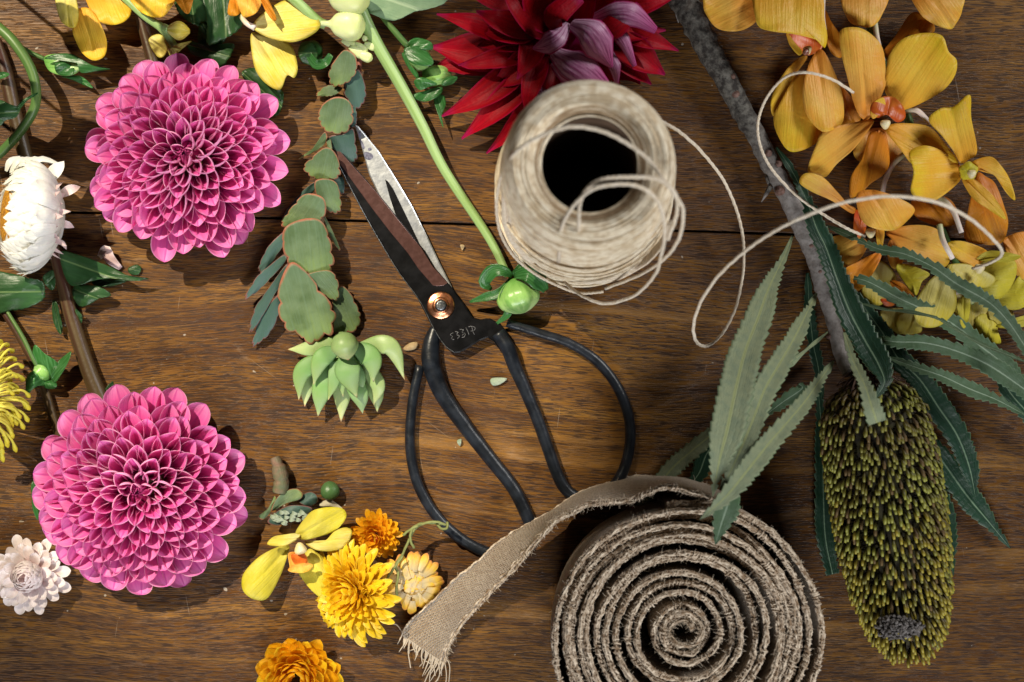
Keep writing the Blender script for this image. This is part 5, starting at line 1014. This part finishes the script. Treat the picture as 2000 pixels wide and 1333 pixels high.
# ------------------------------------------------------------------ banksia branch
def bark():
    m, nt = new_mat('grey_bark'); uvv, u, v, e, l = uvs(nt); tc = N(nt, 'ShaderNodeTexCoord')
    n1 = N(nt, 'ShaderNodeTexNoise'); n1.inputs['Scale'].default_value = 230; n1.inputs['Detail'].default_value = 8; n1.inputs['Roughness'].default_value = 0.7; nt.links.new(tc.outputs['Object'], n1.inputs['Vector'])
    n2 = N(nt, 'ShaderNodeTexNoise'); n2.inputs['Scale'].default_value = 60; n2.inputs['Detail'].default_value = 4; nt.links.new(tc.outputs['Object'], n2.inputs['Vector'])
    old = mixc(nt, ramp(nt, n1.outputs[0], [(0.42, 0.0), (0.62, 1.0)]), (0.025, 0.020, 0.017), (0.16, 0.15, 0.13)); old = mixc(nt, ramp(nt, n2.outputs[0], [(0.58, 0.0), (0.7, 0.7)]), old, (0.10, 0.07, 0.05))
    new = mixc(nt, ramp(nt, n1.outputs[0], [(0.35, 0.0), (0.6, 1.0)]), (0.18, 0.155, 0.14), (0.30, 0.275, 0.26))
    col = mixc(nt, ramp(nt, mth(nt, 'ADD', v, mth(nt, 'MULTIPLY', mth(nt, 'SUBTRACT', n2.outputs[0], 0.5), 0.4)), [(0.36, 0.0), (0.62, 1.0)]), old, new)
    bs = N(nt, 'ShaderNodeBsdfPrincipled'); nt.links.new(col, bs.inputs['Base Color']); bs.inputs['Roughness'].default_value = 0.85
    bp = N(nt, 'ShaderNodeBump'); bp.inputs['Strength'].default_value = 0.8; bp.inputs['Distance'].default_value = 0.0015; nt.links.new(n1.outputs[0], bp.inputs['Height']); nt.links.new(bp.outputs[0], bs.inputs['Normal'])
    out = N(nt, 'ShaderNodeOutputMaterial'); nt.links.new(bs.outputs[0], out.inputs[0]); return m
M_bark = bark()
B_top = organic('banksia_leaf_top', [(0, (0.014, 0.045, 0.020)), (1, (0.011, 0.036, 0.017))], edge=(0.10, 0.16, 0.08), edge_at=0.98, rough=0.42, transl=0.06, rib=(0.16, 0.24, 0.15), rib_w=0.04, bump=0.5, blotch=(0.014, 0.045, 0.028), blotch_s=200, vein=(0.03, 0.09, 0.055), vein_n=12, vein_s=0.3, bumpscale=350, var=0.12)
B_gl = organic('banksia_leaf_blue', [(0, (0.065, 0.12, 0.05)), (1, (0.05, 0.095, 0.042))], edge=(0.14, 0.22, 0.12), edge_at=0.97, rough=0.5, transl=0.06, rib=(0.24, 0.32, 0.22), rib_w=0.045, bump=0.5, blotch=(0.09, 0.16, 0.09), blotch_s=260, bumpscale=350, var=0.1)
B_bot = organic('banksia_leaf_underside', [(0, (0.26, 0.30, 0.16)), (1, (0.28, 0.32, 0.195))], edge=(0.14, 0.20, 0.10), edge_at=0.96, rough=0.7, transl=0.06, rib=(0.34, 0.38, 0.17), rib_w=0.06, bump=0.6, blotch=(0.16, 0.22, 0.15), blotch_s=300, bumpscale=500, var=0.06)
t = thing('banksia_branch', 'grey barked branch with long serrated leaves and a large green banksia cone', 'branch', 1600, 600)
BP = [(1318, -30, 26), (1345, 20, 27), (1372, 75, 26), (1422, 165, 25), (1475, 262, 24), (1520, 350, 24), (1562, 432, 26), (1592, 505, 28), (1612, 575, 34), (1630, 640, 44), (1642, 690, 60), (1660, 730, 80)]
g = G(); rs_ = np.random.RandomState(3); kn = rs_.rand(40)*1000; ka_ = rs_.rand(40)*6.28
def bb(l, a):
    x = 1+0.05*np.sin(l*0.05+a)+0.04*np.sin(l*0.21+2*a)
    for q, w_ in zip(kn, ka_): x = x+0.14*np.exp(-((l-q)/7)**2)*np.exp(-(np.angle(np.exp(1j*(a-w_)))/0.5)**2)
    return x+0.03*rs_.rand(len(a))
tube(g, [W(*p) for p in BP], [27, 26, 24, 21, 19, 18, 19, 18, 15, 13.5, 13, 15], 22, 190, bump=bb); obj('branch', g, M_bark, t)
g = G()
for b, e, r in [((1505, 365), (1487, 395), 4), ((1497, 345), (1505, 372), 3), ((1318, 10), (1325, 45), 3), ((1325, 30), (1345, 60), 3)]: tube(g, [W(b[0], b[1], 30), W((b[0]+e[0])/2, (b[1]+e[1])/2, 28), W(e[0], e[1], 18)], [r*1.4, r, 0.8], 6, 8)
obj('twig_stub', g, M_bark, t)
M_scar = solid('leaf_scar', (0.10, 0.05, 0.035), (0.2, 0.12, 0.1), scale=500, rough=0.9)
for x, y, r in [(1584, 480, 7), (1601, 530, 6), (1524, 372, 9), (1437, 185, 8), (1430, 150, 6), (1620, 657, 5), (1520, 320, 6), (1409, 118, 6), (1500, 300, 7)]:
    g = G(); lathe(g, W(x, y, 34), W(x+1, y+1, 47 if y < 600 else 55), [(0, r*1.3), (0.6, r), (0.9, r*.6), (1, r*.2)], sides=10, noise=0.3); obj('bud_scar', g, M_scar, t)
def bleaf(pts, wd, kind='top', roll=0, theta=26, blunt=False):
    P = [W(*p) for p in pts]; L = sum(np.linalg.norm(P[i+1]-P[i]) for i in range(len(P)-1)); n = max(40, int(L/2.5))
    g = G(); mats = {'top': [B_top, B_bot], 'blue': [B_gl, B_bot], 'bot': [B_bot, B_top]}[kind]
    wd = list(wd)+([] if blunt else [1.0]); wd = [x/2 for x in wd]
    strip(g, P, wd, theta=theta, n=n, m=9, thick=1.6, roll=roll, teeth=(15, 5.0), mi=(0, 1), crease=0.06, wave=1.2)
    obj('leaf', g, mats, t)
def Jp(L, hs): return [(CJ(*p)[0], CJ(*p)[1], h) for p, h in zip(L, hs)]
# low, dark leaves first
bleaf([(1577, 533, 24), (1581, 602, 18), (1588, 670, 14), (1599, 724, 12), (1606, 800, 12)], [6, 24, 28, 28, 22])
bleaf([(1598, 760, 12), (1606, 860, 14), (1608, 960, 14), (1612, 1050, 14), (1626, 1122, 14)], [14, 34, 40, 42, 30], blunt=True)
bleaf([(1656, 555, 30), (1689, 602, 40), (1725, 652, 40), (1754, 699, 34), (1797, 742, 30), (1833, 796, 30), (1869, 850, 30), (1893, 912, 26), (1906, 975, 20)], [8, 30, 38, 42, 48, 52, 52, 50, 40], roll=-8)
bleaf([(1790, 800, 16), (1812, 860, 18), (1848, 912, 16), (1888, 968, 14), (1928, 1016, 14), (1974, 1072, 12)], [14, 36, 48, 54, 52, 30])
bleaf([(1815, 900, 12), (1836, 968, 14), (1854, 1040, 14), (1862, 1125, 12)], [20, 36, 42, 30])
bleaf([(1950, 730, 40), (1975, 770, 40), (2010, 810, 36), (2050, 860, 30)], [20, 40, 44, 40])
bleaf([(1426, 850, 20), (1385, 880, 14), (1365, 925, 12), (1340, 955, 10)], [34, 44, 46, 30])
bleaf([(1396+30, 815, 60), (1396, 844, 44), (1352, 880, 30), (1312, 916, 18), (1275, 962, 12), (1220, 1016, 10)], [20, 30, 38, 42, 40, 24], 'bot')
bleaf([(1560, 750, 30), (1566, 760, 30), (1530, 785, 24), (1490, 815, 20)], [6, 22, 34, 28], 'blue')
# mid
bleaf([(1649, 539, 60), (1696, 551, 76), (1750, 580, 80), (1797, 602, 72), (1862, 634, 56), (1912, 674, 50), (1966, 717, 50), (2020, 770, 46)], [8, 26, 32, 34, 36, 42, 44, 40], 'blue')
bleaf([(1736, 699, 60), (1786, 717, 70), (1840, 735, 74), (1894, 760, 70), (1948, 782, 64), (2010, 815, 50)], [6, 22, 28, 32, 34, 24], 'blue', roll=12)
bleaf([(1671, 591, 80), (1732, 605, 96), (1790, 612, 100), (1840, 627, 100), (1912, 670, 96), (2000, 706, 90), (2040, 730, 90)], [6, 10, 12, 14, 20, 20, 20], 'blue', roll=60)
bleaf([(1710, 662, 110), (1750, 668, 140), (1804, 670, 150), (1862, 684, 150), (1930, 713, 140), (2000, 760, 130), (2040, 790, 120)], [6, 28, 32, 32, 38, 42, 40], 'blue')
bleaf([(1613, 441, 50), (1660, 461, 90), (1714, 486, 120), (1768, 497, 140), (1822, 522, 150), (1869, 555, 160), (1930, 590, 170), (1966, 625, 180), (2000, 674, 190), (2040, 740, 190)], [5, 14, 20, 26, 26, 30, 34, 32, 32, 30], 'blue', roll=10)
bleaf([(1516, 288, 40), (1545, 331, 46), (1574, 389, 56), (1595, 446, 64), (1613, 483, 68), (1635, 544, 78), (1660, 609, 96), (1690, 666, 120), (1716, 712, 150), (1727, 748, 180), (1708, 780, 200)], [5, 16, 24, 38, 42, 46, 52, 58, 58, 50, 26])
bleaf([(1649, 650, 130), (1667, 706, 190), (1689, 753, 240), (1703, 796, 262), (1713, 826, 262)], [6, 22, 30, 38, 40], 'bot', blunt=True)
# pale ones on the left, lifted over the ribbon roll
bleaf([(1617, 648, 60), (1574, 684, 90), (1545, 710, 100), (1502, 760, 110), (1470, 800, 110)], [6, 10, 14, 18, 12], 'bot', roll=40)
bleaf([(1595, 573, 50), (1577, 609, 90), (1552, 659, 140), (1523, 710, 180), (1494, 760, 210), (1473, 814, 230), (1451, 868, 250), (1425, 925, 250), (1405, 960, 245)], [5, 20, 38, 46, 50, 50, 46, 40, 20], 'bot')
bleaf([(1548, 461, 40), (1530, 504, 70), (1502, 562, 120), (1480, 623, 160), (1455, 688, 200), (1437, 760, 236), (1420, 840, 262), (1405, 900, 272), (1392, 970, 262)], [5, 12, 36, 54, 62, 68, 70, 66, 40], 'bot')
bleaf([(1432, 958, 262), (1422, 985, 258), (1410, 1020, 250), (1397, 1064, 236)], [24, 46, 52, 34], 'blue')
bleaf([(1628, 706, 80), (1602, 742, 130), (1574, 782, 180), (1538, 825, 220), (1502, 866, 250), (1456, 924, 280), (1416, 972, 290), (1366, 1016, 284)], [5, 24, 34, 38, 42, 44, 44, 30], 'bot')
# cone
ca, cb_ = W(1697, 752, 118), W(1776, 1268, 94)
ca[2] = 115; cb_[2] = 100
def cr(x): return np.interp(x, [0, 0.04, 0.12, 0.3, 0.55, 0.75, 0.88, 0.96, 1.0], [38, 72, 94, 101, 98, 88, 73, 50, 28])
axv = nrm(cb_-ca); Lc = np.linalg.norm(cb_-ca); u_ = nrm(np.cross(axv, [0, 0, 1])); v_ = np.cross(u_, axv)
cone = part('flower_spike', t, 0, 0, 0)
M_cb = solid('cone_core', (0.045, 0.04, 0.012), (0.02, 0.015, 0.008), scale=300, rough=0.9)
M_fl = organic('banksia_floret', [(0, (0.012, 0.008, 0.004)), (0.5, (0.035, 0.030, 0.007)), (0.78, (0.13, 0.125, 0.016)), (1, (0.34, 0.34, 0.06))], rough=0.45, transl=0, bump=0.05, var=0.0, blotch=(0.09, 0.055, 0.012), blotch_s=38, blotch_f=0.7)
g = G(); pr = [(x, max(cr(x)-18, 4)) for x in np.linspace(0, 1, 14)]; lathe(g, ca, cb_, pr, sides=32); obj('core', g, M_cb, cone)
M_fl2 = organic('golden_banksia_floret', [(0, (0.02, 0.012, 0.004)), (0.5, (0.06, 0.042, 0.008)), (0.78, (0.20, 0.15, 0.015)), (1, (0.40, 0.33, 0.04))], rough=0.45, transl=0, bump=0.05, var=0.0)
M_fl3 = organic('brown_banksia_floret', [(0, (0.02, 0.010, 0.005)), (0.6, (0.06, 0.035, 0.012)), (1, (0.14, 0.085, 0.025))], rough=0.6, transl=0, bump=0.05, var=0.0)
g = G(); rows = 52
for i in range(rows):
    x = (i+0.5)/rows; r = cr(x); n_ = int(2*pi*r/13.5); cen = ca+axv*Lc*x
    for j in range(n_):
        a = (j+0.5*(i % 2))/n_*2*pi+random.uniform(-.06, .06)+0.05*sin(i*0.9)
        o_ = u_*cos(a)+v_*sin(a); xj = min(0.995, max(0.002, x+random.uniform(-.6, .6)/rows)); r = cr(xj); cen = ca+axv*Lc*xj
        if o_[2] < -0.75: continue
        fw = -0.55+1.25*x if x < 0.12 else 0.25+0.75*max(0, (x-0.6)/0.4)
        d0 = nrm(o_+axv*(fw-0.25)); d1 = nrm(o_+axv*(fw+1.1)); jl = random.uniform(0.85, 1.15)
        p0 = cen+o_*(r-16); p1 = p0+d0*13*jl; p2 = p1+d1*12*jl; p3 = p2+nrm(o_*0.35+axv*1.2)*8*jl
        P = [p0, p1, p2, p3]; rr_ = [1.8, 2.4, 3.5, 2.0]
        tube(g, P, rr_, 6, cap=True, mi=(1 if random.random() < max(0, xj-0.35)*1.5 else (2 if random.random() < 0.14 else 0)))
        # rounded end
obj('florets', g, [M_fl, M_fl2, M_fl3], cone)
M_wool = solid('grey_wool', (0.22, 0.20, 0.19), (0.07, 0.06, 0.055), scale=500, rough=1.0, bump=1.0)
g = G(); wc = W(1757, 1230, 193)
for k in range(260):
    a = random.uniform(0, 2*pi); r = sqrt(random.random()); p = wc+np.array([42*r*cos(a), 20*r*sin(a)+3, -14*r*r+random.uniform(-4, 8)])
    q = p+np.array([random.uniform(-7, 7), random.uniform(-7, 7), random.uniform(3, 12)])
    tube(g, [p, (p+q)/2+np.array([random.uniform(-3, 3)]*3), q], [3.2, 2.8, 1.0], 5, 5)
obj('woolly_tip', g, M_wool, cone)
g = G()
for k in range(150):
    a = random.uniform(0, 2*pi); r = random.uniform(20, 60); b = ca-axv*random.uniform(-8, 30)+(u_*cos(a)+v_*sin(a))*r*0.4; e = ca-axv*random.uniform(0, 20)+(u_*cos(a)+v_*sin(a))*r+axv*10
    if e[2] < 10: continue
    tube(g, [b, (b+e)/2-axv*5, e], [2.2, 1.8, .7], 4, 5)
obj('brown_bracts', g, solid('brown_bract', (0.05, 0.022, 0.014), (0.10, 0.05, 0.03), scale=400, rough=0.8), cone)

# ------------------------------------------------------------------ succulent offcuts
M_stump = organic('succulent_stump_skin', [(0, (0.15, 0.12, 0.08)), (1, (0.09, 0.12, 0.06))], transl=0, rough=0.6, blotch=(0.26, 0.11, 0.08), blotch_s=260, bump=0.4, var=0.02)
t = thing('succulent_offcut', 'short ringed stump of succulent stem with a folded grey leaf, right of the lower dahlia', 'succulent piece', 555, 955)
g = G(); tube(g, [W(*CF(240, 120), 20), W(*CF(262, 180), 22), W(*CF(275, 250), 22), W(*CF(265, 310), 20)], [9, 14.5, 15.5, 14], 18, 34, bump=lambda l, a: 1-0.16*(np.abs(np.sin(l*0.105+0.3*np.sin(a)))**14)+0.03*np.sin(l*0.5+3*a)); obj('stump', g, M_stump, t)
for out, h, m in [([(220, 400), (250, 340), (300, 300), (360, 290), (390, 320), (370, 350), (300, 370), (230, 410)], 24, K_g), ([(148, 440), (200, 400), (235, 330), (245, 350), (220, 410), (180, 455)], 14, K_g), ([(360, 350), (420, 308), (460, 320), (470, 360), (420, 385)], 18, K_b),
                  ([(200, 470), (240, 420), (320, 380), (420, 385), (440, 410), (380, 440), (300, 460), (260, 488)], 30, K_b)]:
    g = G(); patch(g, out, CF, h=h, dome=6, thick=5, nb=50, ruffle=1.5); obj('leaf', g, m, t)
M_felt = organic('felted_leaf_bits', [(0, (0.26, 0.34, 0.24)), (1, (0.42, 0.48, 0.38))], rough=0.8, transl=0.05, bump=0.6, var=0.1)
g = G()
for k in range(22):
    x = random.uniform(210, 400); y = 440-(x-210)*0.12+random.uniform(-20, 30); a = random.uniform(-0.5, 0.6)
    p = W(*CF(x, y), 36); q = p+np.array([14*cos(a), 9*sin(a)-4, 6])
    strip(g, [p, (p+q)/2+[0, 0, 5], q], [3, 4.5, 1.5], theta=70, n=8, m=5, thick=1)
obj('felted_leaves', g, M_felt, t)
t = thing('succulent_offcut', 'round green bead of succulent beside the ringed stump', 'succulent piece', 645, 957)
g = G(); lathe(g, W(*CF(537, 310), 4), W(*CF(537, 293), 34), [(0, 10), (0.3, 17), (0.65, 18), (0.9, 11), (1, 2)], sides=28, ribs=3, ramp=0.02); obj('bead', g, organic('green_bead_skin', [(0, (0.035, 0.09, 0.03)), (1, (0.07, 0.15, 0.05))], transl=0, rough=0.35, bump=0.1, sss=0.1), t)
t = thing('dry_petal', 'thin cream shrivelled petal at the top of the loose lime orchid', 'petal', 640, 985)
g = G(); patch(g, [(480, 380), (490, 360), (540, 350), (580, 375), (603, 398), (540, 385), (500, 385)], CF, h=8, dome=4, thick=1); obj('petal', g, M_yelf if False else organic('cream_petal', [(0, (0.55, 0.5, 0.36)), (1, (0.6, 0.55, 0.42))], rough=0.6), t)
M_cream = bpy.data.materials['cream_petal']
t = thing('dry_petal', 'curled pale pink petal on the wood left of the upper dahlia shadow', 'petal', 215, 508)
g = G(); strip(g, [W(*CB(540, 230), 6), W(*CB(575, 195), 18), W(*CB(600, 240), 16), W(*CB(655, 290), 6)], [5, 12, 11, 5], theta=80, n=14, m=7, thick=1); obj('petal', g, M_whitep, t)
for lab, out, cv in [('pale green triangular chip of leaf inside the scissor handles', [(1510, 1005), (1600, 1005), (1560, 1040), (1515, 1045)], CE), ('brown papery flake between the rosette and the scissors', [(1000, 830), (1040, 800), (1082, 798), (1070, 835), (1020, 845)], CE),
                     ('tiny pale chip between the two scissor handles', [(1222, 30), (1245, 22), (1240, 58), (1228, 52)], CF), ('small brown seed husk right of the scissor blades', [(790, 705), (815, 708), (802, 735)], CS), ('small round dark green scrap of leaf left of the upper dahlia shadow', [(695, 290), (740, 270), (768, 290), (750, 325), (705, 320)], CB)]:
    cx1, cy1 = np.mean([cv(*p) for p in out], axis=0); t = thing('plant_scrap', lab, 'plant scrap', cx1, cy1, 0, 'plant scraps on the wood')
    g = G(); patch(g, out, cv, h=4, dome=3, thick=2, nb=24, nr=5); obj('scrap', g, M_leaf if 'dark green' in lab else (M_felt if 'brown' not in lab else solid('brown_flake', (0.3, 0.2, 0.1), (0.4, 0.3, 0.16), scale=300, rough=0.8)), t)
